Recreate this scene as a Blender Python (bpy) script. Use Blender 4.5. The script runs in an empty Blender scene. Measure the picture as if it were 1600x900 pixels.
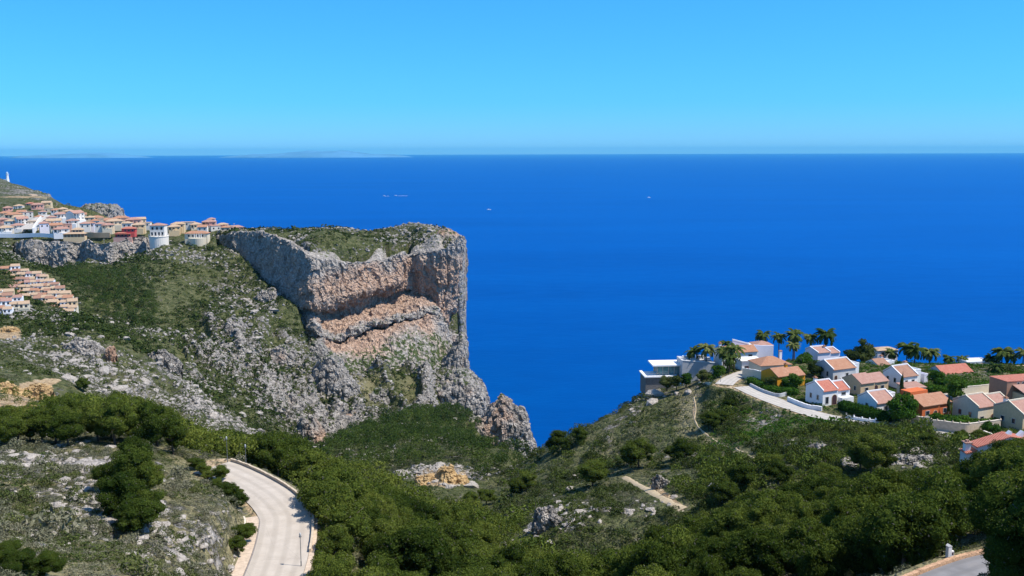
import bpy, math, random
import numpy as np
from mathutils import Matrix, Vector

random.seed(7)
RNG = np.random.default_rng(11)
SC = bpy.context.scene
COL = SC.collection

# ------------------------------------------------------------------ camera
CAM_H = 200.0
TH = math.radians(8.05)
F = 1500.0
cam_d = bpy.data.cameras.new('camera')
cam = bpy.data.objects.new('camera', cam_d)
COL.objects.link(cam)
cam.location = (0, 0, CAM_H)
cam.rotation_euler = (math.radians(90) - TH, math.radians(0.0), 0)
cam.rotation_euler = (Matrix.Rotation(0, 3, 'Y') @ cam.rotation_euler.to_matrix() @ Matrix.Rotation(math.radians(-0.18), 3, 'Z')).to_euler()
cam_d.sensor_width = 36.0
cam_d.lens = 36.0 * F / 1600.0
cam_d.clip_start = 1.0
cam_d.clip_end = 300000.0
SC.camera = cam

# ------------------------------------------------------------------ sky, sun, exposure
SUN_EL, SUN_AZ = math.radians(57), math.radians(-13)      # azimuth measured from +X towards +Y
world = bpy.data.worlds.new("World")
SC.world = world
world.use_nodes = True
wn = world.node_tree
wn.nodes.clear()
sky = wn.nodes.new('ShaderNodeTexSky')
sky.sky_type = 'NISHITA'
sky.sun_disc = False
sky.sun_elevation = SUN_EL
sky.sun_rotation = math.pi / 2 - SUN_AZ
sky.altitude = 200
sky.air_density = 1.0
sky.dust_density = 0.0
sky.ozone_density = 1.5
# the vivid cyan-blue of this clear sky, paler towards the horizon
tc_ = wn.nodes.new('ShaderNodeTexCoord'); sx_ = wn.nodes.new('ShaderNodeSeparateXYZ'); rp_ = wn.nodes.new('ShaderNodeValToRGB')
hs = wn.nodes.new('ShaderNodeMix'); hs.data_type = 'RGBA'; hs.blend_type = 'MULTIPLY'; hs.inputs[0].default_value = 1.0
_el = rp_.color_ramp.elements
_el[0].position = 0.0; _el[0].color = (0.21, 0.53, 1.18, 1)
_el[1].position = 1.0; _el[1].color = (0.8, 1.0, 1.15, 1)
for p_, c_ in ((0.05, (0.145, 0.56, 1.15)), (0.16, (0.155, 0.66, 1.30)), (0.4, (0.6, 1.0, 1.3))):
    e_ = _el.new(p_); e_.color = (*c_, 1)
wn.links.new(tc_.outputs['Generated'], sx_.inputs[0]); wn.links.new(sx_.outputs[2], rp_.inputs[0]); wn.links.new(rp_.outputs[0], hs.inputs[7])
bg = wn.nodes.new('ShaderNodeBackground')
bg.inputs['Strength'].default_value = 0.115
wo = wn.nodes.new('ShaderNodeOutputWorld')
wn.links.new(sky.outputs[0], hs.inputs[6])
wn.links.new(hs.outputs[2], bg.inputs[0])
wn.links.new(bg.outputs[0], wo.inputs[0])

sun_d = bpy.data.lights.new('sun', 'SUN')
sun_d.energy = 4.2
sun_d.angle = math.radians(0.5)
sun_d.color = (1.0, 0.95, 0.87)
sun = bpy.data.objects.new('sun', sun_d)
COL.objects.link(sun)
sdir = Vector((math.cos(SUN_EL) * math.cos(SUN_AZ), math.cos(SUN_EL) * math.sin(SUN_AZ), math.sin(SUN_EL)))
sun.rotation_euler = sdir.to_track_quat('Z', 'Y').to_euler()

SC.view_settings.view_transform = 'Standard'
SC.view_settings.look = 'None'
SC.view_settings.exposure = 0.5
SC.view_settings.gamma = 1.0
SC.render.resolution_x, SC.render.resolution_y = 1024, 576
SC.cycles.max_bounces = 5
SC.cycles.diffuse_bounces = 2
SC.cycles.glossy_bounces = 2
SC.cycles.transmission_bounces = 2
SC.cycles.volume_bounces = 0
SC.cycles.transparent_max_bounces = 6
SC.cycles.use_denoising = True

# ------------------------------------------------------------------ reconstruction helpers
ST, CT = math.sin(TH), math.cos(TH)

ROLL = math.radians(0.18)
CR, SR = math.cos(ROLL), math.sin(ROLL)


def tq(px, py):
    """photo point -> (x/y, drop/y) of its sight line"""
    u0, v0 = (px - 800) / F, (450 - py) / F
    u, v = CR * u0 + SR * v0, -SR * u0 + CR * v0
    den = CT + v * ST
    return u / den, (ST - v * CT) / den


def P(px, py, y):
    t, q = tq(px, py)
    return (t * y, y, CAM_H - q * y)


def project(x, y, z):
    t, q = x / y, (CAM_H - z) / y
    v = (ST - q * CT) / (CT + q * ST)
    u = t * (CT + v * ST)
    u0, v0 = CR * u - SR * v, SR * u + CR * v
    return 800 + F * u0, 450 - F * v0


def t_of(px, y, z):
    q = (CAM_H - z) / y
    v = (ST - q * CT) / (CT + q * ST)
    u0 = (px - 800) / F
    u = (u0 + SR * v) / CR
    return u / (CT + v * ST)


def sstep(a, b, x):
    t = np.clip((x - a) / (b - a), 0, 1)
    return t * t * (3 - 2 * t)


def _hash(ix, iy, iz):
    h = (ix.astype(np.uint32) * np.uint32(374761393)) ^ (iy.astype(np.uint32) * np.uint32(668265263)) ^ (iz.astype(np.uint32) * np.uint32(2147483647 - 305419896))
    h = (h ^ (h >> np.uint32(13))) * np.uint32(1274126177)
    h = (h ^ (h >> np.uint32(16))) * np.uint32(2246822519)
    h = h ^ (h >> np.uint32(15))
    return (h & np.uint32(0xFFFFFF)).astype(np.float32) / np.float32(16777216.0)


def vnoise(x, y, z, seed=0):
    x = np.asarray(x, np.float32); y = np.asarray(y, np.float32); z = np.asarray(z, np.float32)
    xf, yf, zf = np.floor(x), np.floor(y), np.floor(z)
    ix, iy, iz = xf.astype(np.int64) + 10007 + seed * 131, yf.astype(np.int64) + 20011, zf.astype(np.int64) + 30011
    fx, fy, fz = x - xf, y - yf, z - zf
    fx = fx * fx * (3 - 2 * fx); fy = fy * fy * (3 - 2 * fy); fz = fz * fz * (3 - 2 * fz)
    r = 0
    for a in (0, 1):
        wx = fx if a else 1 - fx
        for b in (0, 1):
            wy = fy if b else 1 - fy
            for c in (0, 1):
                wz = fz if c else 1 - fz
                r = r + wx * wy * wz * _hash(ix + a, iy + b, iz + c)
    return r * 2 - 1


def fbm(x, y, z, octaves=4, seed=0, gain=0.5, ridged=False):
    s, a, n = 0, 1.0, 0
    for o in range(octaves):
        v = vnoise(x, y, z, seed + o * 7)
        if ridged:
            v = 1 - 2 * np.abs(v)
        s = s + a * v
        n += a
        a *= gain
        x = x * 2.03; y = y * 2.03; z = z * 2.03
    return s / n


def cellnoise(x, y, z, seed=0):
    """distance to nearest feature point, and hash of that cell"""
    x = np.asarray(x, np.float32); y = np.asarray(y, np.float32); z = np.asarray(z, np.float32)
    xf, yf, zf = np.floor(x), np.floor(y), np.floor(z)
    best = np.full(x.shape, 9.0, np.float32); hid = np.zeros(x.shape, np.float32)
    for a in (-1, 0, 1):
        for b in (-1, 0, 1):
            for c in (-1, 0, 1):
                ix = (xf + a).astype(np.int64) + 10007 + seed * 17; iy = (yf + b).astype(np.int64) + 20011; iz = (zf + c).astype(np.int64) + 30011
                px = xf + a + _hash(ix, iy, iz); py = yf + b + _hash(ix + 911, iy, iz); pz = zf + c + _hash(ix, iy + 911, iz)
                d = (px - x) ** 2 + (py - y) ** 2 + (pz - z) ** 2
                m = d < best
                best = np.where(m, d, best); hid = np.where(m, _hash(ix, iy, iz + 911), hid)
    return np.sqrt(best), hid


# ------------------------------------------------------------------ object helpers
def tag(o, label=None, cat=None, group=None, kind=None):
    if label: o['label'] = label
    if cat: o['category'] = cat
    if group: o['group'] = group
    if kind: o['kind'] = kind
    return o


def np_mesh(name, verts, faces_flat, loop_counts, mats, smooth=False, mat_idx=None, attrs=None):
    """verts (n,3); faces_flat flat vertex indices; loop_counts per face"""
    me = bpy.data.meshes.new(name)
    verts = np.ascontiguousarray(verts, np.float32)
    faces_flat = np.ascontiguousarray(faces_flat, np.int32)
    nf = len(loop_counts)
    me.vertices.add(len(verts)); me.loops.add(len(faces_flat)); me.polygons.add(nf)
    me.vertices.foreach_set('co', verts.ravel())
    me.loops.foreach_set('vertex_index', faces_flat)
    starts = np.zeros(nf, np.int32)
    starts[1:] = np.cumsum(loop_counts)[:-1]
    me.polygons.foreach_set('loop_start', starts)
    me.polygons.foreach_set('use_smooth', np.full(nf, smooth, bool))
    if mat_idx is not None:
        me.polygons.foreach_set('material_index', np.ascontiguousarray(mat_idx, np.int32))
    for k, v in (attrs or {}).items():
        a = me.attributes.new(k, 'FLOAT', 'POINT')
        a.data.foreach_set('value', np.ascontiguousarray(v, np.float32))
    for m in (mats if isinstance(mats, (list, tuple)) else [mats]):
        me.materials.append(m)
    me.update(calc_edges=True)
    me.validate()
    return me


def link(name, me, parent=None):
    o = bpy.data.objects.new(name, me)
    COL.objects.link(o)
    if parent is not None:
        o.parent = parent
    return o


def grid_faces(nr, nc):
    i = np.arange(nr - 1)[:, None] * nc + np.arange(nc - 1)[None, :]
    f = np.stack([i, i + 1, i + 1 + nc, i + nc], -1).reshape(-1, 4)
    return f


def thing(name, label, cat, loc, rz=0.0, group=None):
    o = bpy.data.objects.new(name, None)
    o.empty_display_size = 0.5
    COL.objects.link(o)
    o.location = loc
    o.rotation_euler = (0, 0, rz)
    return tag(o, label, cat, group)


class MB:
    """collects polygons; build() links ONE mesh object"""
    def __init__(s):
        s.v = []; s.f = []

    def poly(s, pts):
        b = len(s.v); s.v += [tuple(p) for p in pts]; s.f.append(list(range(b, b + len(pts)))); return s

    def mesh(s, vs, fs):
        b = len(s.v); s.v += [tuple(p) for p in vs]; s.f += [[b + i for i in f] for f in fs]; return s

    def box(s, x0, x1, y0, y1, z0, z1):
        vs = [(x0, y0, z0), (x1, y0, z0), (x1, y1, z0), (x0, y1, z0), (x0, y0, z1), (x1, y0, z1), (x1, y1, z1), (x0, y1, z1)]
        return s.mesh(vs, [(0, 3, 2, 1), (4, 5, 6, 7), (0, 1, 5, 4), (1, 2, 6, 5), (2, 3, 7, 6), (3, 0, 4, 7)])

    def hexa(s, p):
        return s.mesh(p, [(0, 3, 2, 1), (4, 5, 6, 7), (0, 1, 5, 4), (1, 2, 6, 5), (2, 3, 7, 6), (3, 0, 4, 7)])

    def prism(s, prof, y0, y1, axis='y'):
        """extrude an (a,b) outline; axis y: (x,z) outline; axis x: (y,z) outline"""
        n = len(prof)
        if axis == 'y':
            vs = [(a, y0, b) for a, b in prof] + [(a, y1, b) for a, b in prof]
        elif axis == 'x':
            vs = [(y0, a, b) for a, b in prof] + [(y1, a, b) for a, b in prof]
        else:
            vs = [(a, b, y0) for a, b in prof] + [(a, b, y1) for a, b in prof]
        fs = [list(range(n))[::-1], list(range(n, 2 * n))] + [(i, (i + 1) % n, n + (i + 1) % n, n + i) for i in range(n)]
        return s.mesh(vs, fs)

    def tube(s, pts, rads, n=8, cap=True):
        base = len(s.v)
        pts = [Vector(p) for p in pts]
        for i, p in enumerate(pts):
            d = (pts[min(i + 1, len(pts) - 1)] - pts[max(i - 1, 0)]).normalized()
            a = d.orthogonal().normalized() if abs(d.z) < 0.9 else Vector((1, 0, 0))
            a = (a - d * a.dot(d)).normalized(); b = d.cross(a)
            for k in range(n):
                w = 2 * math.pi * k / n
                s.v.append(tuple(p + (a * math.cos(w) + b * math.sin(w)) * rads[i]))
        for i in range(len(pts) - 1):
            for k in range(n):
                s.f.append([base + i * n + k, base + i * n + (k + 1) % n, base + (i + 1) * n + (k + 1) % n, base + (i + 1) * n + k])
        if cap:
            s.f.append([base + k for k in range(n)][::-1])
            s.f.append([base + (len(pts) - 1) * n + k for k in range(n)])
        return s

    def data(s, name, mat, smooth=False):
        me = bpy.data.meshes.new(name)
        me.from_pydata(s.v, [], s.f)
        me.materials.append(mat)
        if smooth:
            me.polygons.foreach_set('use_smooth', [True] * len(me.polygons))
        me.update()
        return me

    def build(s, name, mat, parent=None, smooth=False):
        return link(name, s.data(name, mat, smooth), parent)


# ------------------------------------------------------------------ materials
def new_mat(name):
    m = bpy.data.materials.new(name)
    m.use_nodes = True
    nt = m.node_tree
    nt.nodes.clear()
    out = nt.nodes.new('ShaderNodeOutputMaterial')
    return m, nt, out


class NT:
    def __init__(s, nt): s.nt = nt; s.L = nt.links.new

    def n(s, typ, **kw):
        nd = s.nt.nodes.new(typ)
        for k, v in kw.items():
            if k in nd.inputs.keys() if hasattr(nd.inputs, 'keys') else False:
                pass
            setattr(nd, k, v)
        return nd

    def noise(s, vec, scale, detail=4, rough=0.55, dist=0.0, out=0):
        nd = s.nt.nodes.new('ShaderNodeTexNoise')
        nd.inputs['Scale'].default_value = scale; nd.inputs['Detail'].default_value = detail
        nd.inputs['Roughness'].default_value = rough; nd.inputs['Distortion'].default_value = dist
        if vec is not None: s.L(vec, nd.inputs['Vector'])
        return nd.outputs[out]

    def vor(s, vec, scale, feature='F1', out='Distance', rnd=1.0):
        nd = s.nt.nodes.new('ShaderNodeTexVoronoi')
        nd.feature = feature
        nd.inputs['Scale'].default_value = scale
        nd.inputs['Randomness'].default_value = rnd
        if vec is not None: s.L(vec, nd.inputs['Vector'])
        return nd.outputs[out]

    def ramp(s, fac, stops, interp='LINEAR'):
        nd = s.nt.nodes.new('ShaderNodeValToRGB')
        nd.color_ramp.interpolation = interp
        el = nd.color_ramp.elements
        while len(el) > 1: el.remove(el[-1])
        el[0].position = stops[0][0]; el[0].color = (*stops[0][1], 1) if isinstance(stops[0][1], tuple) else (stops[0][1],) * 3 + (1,)
        for p, c in stops[1:]:
            e = el.new(p); e.color = (*c, 1) if isinstance(c, tuple) else (c, c, c, 1)
        s.L(fac, nd.inputs[0])
        return nd.outputs[0]

    def math(s, op, a, b=None, clamp=False):
        nd = s.nt.nodes.new('ShaderNodeMath'); nd.operation = op; nd.use_clamp = clamp
        for i, v in enumerate((a, b)):
            if v is None: continue
            if isinstance(v, (int, float)): nd.inputs[i].default_value = v
            else: s.L(v, nd.inputs[i])
        return nd.outputs[0]

    def mix(s, fac, a, b, mode='MIX'):
        nd = s.nt.nodes.new('ShaderNodeMix'); nd.data_type = 'RGBA'; nd.blend_type = mode
        for i, v in ((0, fac), (6, a), (7, b)):
            if isinstance(v, (int, float)): nd.inputs[i].default_value = v if i == 0 else (v, v, v, 1)
            elif isinstance(v, tuple): nd.inputs[i].default_value = (*v, 1)
            else: s.L(v, nd.inputs[i])
        return nd.outputs[2]

    def mapr(s, v, a, b, c=0.0, d=1.0):
        nd = s.nt.nodes.new('ShaderNodeMapRange'); nd.interpolation_type = 'SMOOTHSTEP'
        s.L(v, nd.inputs[0])
        for i, x in enumerate((a, b, c, d)): nd.inputs[i + 1].default_value = x
        return nd.outputs[0]

    def attr(s, name):
        nd = s.nt.nodes.new('ShaderNodeAttribute'); nd.attribute_name = name
        return nd.outputs['Fac']

    def pos(s):
        return s.nt.nodes.new('ShaderNodeNewGeometry').outputs['Position']

    def objc(s):
        return s.nt.nodes.new('ShaderNodeTexCoord').outputs['Object']

    def scalev(s, vec, sc):
        nd = s.nt.nodes.new('ShaderNodeMapping'); nd.inputs['Scale'].default_value = sc
        s.L(vec, nd.inputs['Vector'])
        return nd.outputs[0]

    def bump(s, h, dist, strength=1.0, normal=None):
        nd = s.nt.nodes.new('ShaderNodeBump'); nd.inputs['Distance'].default_value = dist; nd.inputs['Strength'].default_value = strength
        s.L(h, nd.inputs['Height'])
        if normal is not None: s.L(normal, nd.inputs['Normal'])
        return nd.outputs[0]

    def bsdf(s, out, col, rough=0.9, normal=None, spec=0.2, **kw):
        nd = s.nt.nodes.new('ShaderNodeBsdfPrincipled')
        if isinstance(col, tuple): nd.inputs['Base Color'].default_value = (*col, 1)
        else: s.L(col, nd.inputs['Base Color'])
        if isinstance(rough, (int, float)): nd.inputs['Roughness'].default_value = rough
        else: s.L(rough, nd.inputs['Roughness'])
        nd.inputs['Specular IOR Level'].default_value = spec
        if normal is not None: s.L(normal, nd.inputs['Normal'])
        for k, v in kw.items(): nd.inputs[k].default_value = v
        s.L(nd.outputs[0], out.inputs['Surface'])
        return nd


def rock_nodes(k, p, orange, fine=1.0):
    """limestone: returns (colour, height)"""
    big = k.noise(p, 0.035, 5, 0.6)
    mid = k.noise(p, 0.22 * fine, 6, 0.65)
    streak = k.noise(k.scalev(p, (1, 1, 0.13)), 0.30 * fine, 6, 0.68)
    cr = k.vor(p, 0.30 * fine, 'DISTANCE_TO_EDGE')
    cr2 = k.vor(p, 0.95 * fine, 'DISTANCE_TO_EDGE')
    base = k.ramp(mid, [(0.28, (0.16, 0.145, 0.13)), (0.45, (0.31, 0.28, 0.245)), (0.6, (0.44, 0.395, 0.345)), (0.78, (0.58, 0.53, 0.46))])
    base = k.mix(k.mapr(streak, 0.55, 0.32, 0, 0.55), base, (0.10, 0.098, 0.095), 'MIX')
    org = k.ramp(streak, [(0.3, (0.27, 0.155, 0.10)), (0.5, (0.46, 0.285, 0.185)), (0.7, (0.58, 0.42, 0.30))])
    of = k.math('ADD', k.math('MULTIPLY', k.math('SUBTRACT', big, 0.5), 1.6), orange)
    col = k.mix(k.mapr(of, 0.35, 0.85), base, org)
    crack = k.mapr(cr, 0.0, 0.12, 0.62, 1.0)
    col = k.mix(1.0, col, crack, 'MULTIPLY')
    h = k.math('ADD', k.math('MULTIPLY', mid, 1.0), k.math('MULTIPLY', k.mapr(cr, 0, 0.25), 0.35))
    h = k.math('ADD', h, k.math('MULTIPLY', k.mapr(cr2, 0, 0.3), 0.12))
    h = k.math('ADD', h, k.math('MULTIPLY', streak, 0.7))
    return col, h


def mat_terrain():
    m, nt, out = new_mat('hillside_ground')
    k = NT(nt); p = k.pos()
    rock, dry, soil = k.attr('rock'), k.attr('dry'), k.attr('soil')
    n1 = k.noise(p, 0.045, 8, 0.62)
    n2 = k.noise(p, 0.35, 6, 0.65)
    n3 = k.noise(p, 1.7, 4, 0.6)
    veg = k.ramp(n2, [(0.3, (0.032, 0.044, 0.014)), (0.45, (0.068, 0.080, 0.028)), (0.56, (0.125, 0.128, 0.055)), (0.70, (0.21, 0.19, 0.105))])
    dryc = k.ramp(n3, [(0.3, (0.15, 0.145, 0.065)), (0.55, (0.26, 0.225, 0.125)), (0.8, (0.38, 0.33, 0.22))])
    veg = k.mix(k.mapr(k.math('ADD', dry, k.math('MULTIPLY', k.math('SUBTRACT', n1, 0.5), 1.3)), 0.25, 0.8), veg, dryc)
    rc, rh = rock_nodes(k, p, k.math('MULTIPLY', soil, 0.9), 1.6)
    nn = k.math('ADD', k.math('MULTIPLY', k.math('SUBTRACT', n1, 0.5), 2.2), k.math('MULTIPLY', k.math('SUBTRACT', n2, 0.5), 2.6))
    nn = k.math('ADD', nn, k.math('MULTIPLY', k.math('SUBTRACT', n3, 0.5), 0.9))
    rf = k.mapr(k.math('ADD', rock, nn), 0.50, 0.72)
    col = k.mix(rf, veg, rc)
    sc = k.ramp(n2, [(0.3, (0.30, 0.19, 0.10)), (0.55, (0.47, 0.34, 0.20)), (0.75, (0.60, 0.50, 0.36))])
    col = k.mix(k.mapr(k.math('ADD', soil, k.math('MULTIPLY', k.math('SUBTRACT', n2, 0.5), 1.2)), 0.5, 0.65), col, sc)
    h = k.math('MULTIPLY', k.math('ADD', rh, k.math('MULTIPLY', rf, 0.6)), 1.0)
    k.bsdf(out, col, 0.95, k.bump(h, 1.3, 1.0), 0.1)
    return m


def mat_cliff(name='cliff_rock', orange_bias=0.0, fine=1.0, bumpd=1.6, pale=0.0):
    m, nt, out = new_mat(name)
    k = NT(nt); p = k.pos()
    orange, veg = k.attr('orange'), k.attr('veg')
    rc, rh = rock_nodes(k, p, k.math('ADD', orange, orange_bias), fine)
    if pale: rc = k.mix(pale, rc, (0.62, 0.54, 0.46))
    n2 = k.noise(p, 0.33, 6, 0.65)
    vg = k.ramp(n2, [(0.35, (0.022, 0.042, 0.012)), (0.55, (0.055, 0.08, 0.025)), (0.75, (0.13, 0.13, 0.055))])
    vf = k.mapr(k.math('ADD', veg, k.math('MULTIPLY', k.math('SUBTRACT', n2, 0.5), 2.4)), 0.52, 0.66)
    col = k.mix(vf, rc, vg)
    k.bsdf(out, col, 0.95, k.bump(rh, bumpd, 1.0), 0.1)
    return m


def mat_tan():
    m, nt, out = new_mat('tan_sandstone')
    k = NT(nt); p = k.pos()
    n = k.noise(p, 0.5, 6, 0.7); lay = k.noise(k.scalev(p, (0.4, 0.4, 2.5)), 0.5, 5, 0.6)
    col = k.ramp(k.math('ADD', k.math('MULTIPLY', n, .5), k.math('MULTIPLY', lay, .5)), [(0.3, (0.20, 0.12, 0.06)), (0.5, (0.46, 0.31, 0.15)), (0.68, (0.62, 0.47, 0.26))])
    gr = k.mapr(k.noise(p, 0.09, 4, 0.6), 0.45, 0.62)
    col = k.mix(gr, col, (0.50, 0.24, 0.11)) if False else col
    k.bsdf(out, col, 0.95, k.bump(lay, 0.8), 0.1)
    return m


def mat_sea():
    m, nt, out = new_mat('sea_water')
    k = NT(nt); p = k.pos()
    n0 = k.noise(k.scalev(p, (0.5, 2.2, 1)), 0.0014, 5, 0.6)
    n1 = k.noise(k.scalev(p, (1, 1.6, 1)), 0.02, 5, 0.6)
    n2 = k.noise(k.scalev(p, (1, 1.5, 1)), 0.12, 5, 0.65)
    col = k.ramp(k.math('ADD', k.math('MULTIPLY', n0, 0.7), k.math('MULTIPLY', n1, 0.3)), [(0.33, (0.0, 0.043, 0.190)), (0.5, (0.0, 0.056, 0.235)), (0.67, (0.0, 0.069, 0.268))])
    b = k.bump(n1, 3.0, 0.2)
    b = k.bump(n2, 0.7, 0.5, b)
    d = nt.nodes.new('ShaderNodeBsdfDiffuse'); k.L(col, d.inputs[0]); k.L(b, d.inputs['Normal'])
    g = nt.nodes.new('ShaderNodeBsdfGlossy'); g.inputs['Color'].default_value = (0.10, 0.55, 1.0, 1); g.inputs['Roughness'].default_value = 0.3; k.L(b, g.inputs['Normal'])
    fr = nt.nodes.new('ShaderNodeFresnel'); fr.inputs[0].default_value = 1.2; k.L(b, fr.inputs['Normal'])
    mx = nt.nodes.new('ShaderNodeMixShader'); k.L(k.math('MINIMUM', k.math('MULTIPLY', fr.outputs[0], 0.5), 0.30), mx.inputs[0])
    k.L(d.outputs[0], mx.inputs[1]); k.L(g.outputs[0], mx.inputs[2]); k.L(mx.outputs[0], out.inputs['Surface'])
    return m


def mat_plain(name, col, rough=0.8, spec=0.25, var=0.12, scale=1.5, bump=0.0, metallic=0.0, emit=None):
    m, nt, out = new_mat(name)
    k = NT(nt); p = k.objc()
    n = k.noise(p, scale, 5, 0.6)
    c1 = tuple(min(1, c * (1 + var)) for c in col); c0 = tuple(c * (1 - var) for c in col)
    cc = k.ramp(n, [(0.3, c0), (0.7, c1)])
    nrm = k.bump(n, bump, 1.0) if bump else None
    bs = k.bsdf(out, cc, rough, nrm, spec)
    bs.inputs['Metallic'].default_value = metallic
    return m


def mat_leaf(name, dark, mid, light, trans=0.25):
    m, nt, out = new_mat(name)
    k = NT(nt); p = k.pos()
    oi = nt.nodes.new('ShaderNodeObjectInfo')
    n = k.noise(p, 0.9, 4, 0.65)
    nb = k.noise(p, 0.05, 3, 0.5)
    lv = k.attr('leaf')
    f = k.math('ADD', k.math('MULTIPLY', n, 0.55), k.math('MULTIPLY', lv, 0.35))
    f = k.math('ADD', f, k.math('MULTIPLY', k.math('SUBTRACT', oi.outputs['Random'], 0.5), 0.32))
    f = k.math('ADD', f, k.math('MULTIPLY', k.math('SUBTRACT', nb, 0.5), 0.5))
    col = k.ramp(f, [(0.18, dark), (0.46, mid), (0.78, light)])
    col = k.mix(k.mapr(lv, 0.955, 0.975), col, (0.13, 0.12, 0.10))
    d = nt.nodes.new('ShaderNodeBsdfDiffuse'); t = nt.nodes.new('ShaderNodeBsdfTranslucent')
    k.L(col, d.inputs[0]); k.L(k.mix(1.0, col, (1.0, 1.0, 0.45), 'MULTIPLY'), t.inputs[0])
    mx = nt.nodes.new('ShaderNodeMixShader'); mx.inputs[0].default_value = trans
    k.L(d.outputs[0], mx.inputs[1]); k.L(t.outputs[0], mx.inputs[2]); k.L(mx.outputs[0], out.inputs['Surface'])
    return m


# ------------------------------------------------------------------ the ground: control points measured off the photograph
CP = []       # (t, s, q)


def G(px, py, y):
    t, q = tq(px, py); CP.append((t, math.log(y), q))


def Z(px, y, z):
    CP.append((t_of(px, y, z), math.log(y), (CAM_H - z) / y))


# near left slope
for a in [(0, 900, 65), (200, 900, 75), (340, 900, 92), (0, 800, 95), (150, 800, 98), (300, 800, 108), (370, 820, 110), (345, 870, 100),
          (330, 760, 128), (300, 722, 142), (200, 700, 140), (100, 700, 140), (0, 700, 135), (0, 660, 170), (150, 662, 170), (-150, 900, 60), (-150, 700, 130),
          (60, 622, 205), (0, 600, 235), (30, 560, 300), (-150, 640, 180), (-150, 560, 300)]: G(*a)
# road shelf
for a in [(410, 900, 104), (436, 850, 113), (442, 800, 124), (422, 770, 132), (385, 746, 138), (345, 733, 141.5), (310, 727, 144)]: G(*a)
for a in [(250, 190, 140), (150, 190, 145), (350, 165, 147), (300, 165, 148), (380, 190, 134), (250, 240, 120), (400, 260, 105), (100, 250, 130),
          (500, 125, 149), (495, 112, 149), (480, 160, 142), (440, 152, 146), (520, 210, 126), (600, 230, 117), (600, 150, 137), (680, 230, 106),
          (760, 210, 111), (700, 150, 131), (850, 170, 118), (950, 150, 126), (1000, 170, 123), (600, 100, 147), (900, 100, 147), (1100, 100, 150),
          (1100, 140, 138), (1200, 140, 141), (1300, 130, 147), (1400, 130, 149), (1550, 105, 160), (1250, 90, 154), (1400, 80, 161), (1700, 110, 162),
          (1500, 148, 146), (1600, 150, 148), (1350, 168, 135), (600, 60, 160), (1000, 60, 165), (1500, 55, 172), (0, 45, 175), (300, 50, 168), (1450, 120, 151),
          (-150, 45, 178), (1750, 45, 180), (1750, 150, 150), (800, 40, 170)]: Z(*a)
for a in [(1470, 880, 80), (1560, 872, 84), (1420, 900, 77)]: G(*a)
# right hill
for a in [(1400, 700, 210), (1440, 735, 192), (1250, 730, 202), (1250, 700, 220), (1250, 660, 245), (1150, 760, 190), (1000, 790, 194), (1070, 792, 188),
          (900, 820, 190), (860, 790, 215), (1000, 750, 225), (1100, 700, 250), (1200, 660, 258), (860, 700, 330), (860, 740, 280),
          (940, 665, 330), (940, 720, 270), (1000, 626, 330), (1000, 690, 275), (1060, 604, 320), (1060, 660, 280), (1100, 640, 280), (1115, 592, 308),
          (1140, 598, 296), (1210, 605, 285), (1290, 640, 262), (1380, 661, 245), (1480, 672, 238), (1560, 690, 225), (1300, 600, 292),
          (1400, 610, 285), (1290, 570, 315), (1500, 600, 290), (1590, 640, 262), (1480, 575, 312), (1590, 580, 312), (1180, 575, 318), (1400, 570, 320),
          (1700, 600, 290), (1700, 680, 225), (1500, 640, 262), (1300, 655, 250), (1330, 700, 215), (1080, 620, 300)]: G(*a)
for a in [(1100, 165, 129), (1550, 190, 136), (1700, 190, 140), (860, 347, 70), (860, 370, 20), (1000, 350, 80), (1000, 385, -10), (1080, 345, 112), (1080, 400, -5), (1200, 350, 122), (1400, 350, 124),
          (1600, 345, 125), (1750, 345, 126), (1200, 400, 60), (1400, 400, 60), (1600, 400, 60), (1750, 400, 60), (1200, 450, -10), (1400, 450, -10), (1600, 450, -10),
          (1750, 450, -10), (950, 370, 20), (1000, 450, -15), (900, 600, -15), (1200, 700, -15), (1700, 700, -15), (900, 450, -12)]: Z(*a)
# valley
for a in [(690, 760, 300), (640, 745, 325), (780, 765, 310), (620, 700, 400), (620, 662, 480), (720, 652, 520), (720, 692, 440), (800, 740, 395), (830, 730, 375), (760, 715, 430)]: G(*a)
for a in [(600, 262, 96), (700, 255, 96), (480, 262, 96), (560, 340, 80), (790, 250, 104), (540, 420, 68), (850, 450, 30), (870, 520, -10), (700, 560, 40), (780, 560, 28), (800, 400, 62), (470, 340, 75),
          (835, 560, -10), (400, 330, 88)]: Z(*a)
# left hillside and its ridge
for a in [(0, 560, 340), (100, 520, 430), (0, 520, 430), (60, 470, 520), (0, 470, 530), (0, 425, 590), (110, 502, 480), (200, 532, 430), (300, 612, 400), (400, 682, 380), (150, 575, 370), (250, 620, 350),
          (330, 665, 330), (100, 600, 280), (-150, 520, 430), (-150, 440, 560), (110, 545, 400), (45, 500, 470)]: G(*a)
for a in [(200, 270, 122), (330, 280, 105), (130, 480, 117)]: Z(*a)
# far side of the ravine
for a in [(130, 480, 610), (180, 500, 600), (250, 520, 560), (260, 545, 530), (330, 590, 515), (400, 650, 490), (430, 692, 475), (60, 425, 660), (0, 405, 720)]: G(*a)
for a in [(240, 500, 92), (340, 455, 72), (440, 430, 60), (140, 540, 104), (0, 640, 118)]: Z(*a)
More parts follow.
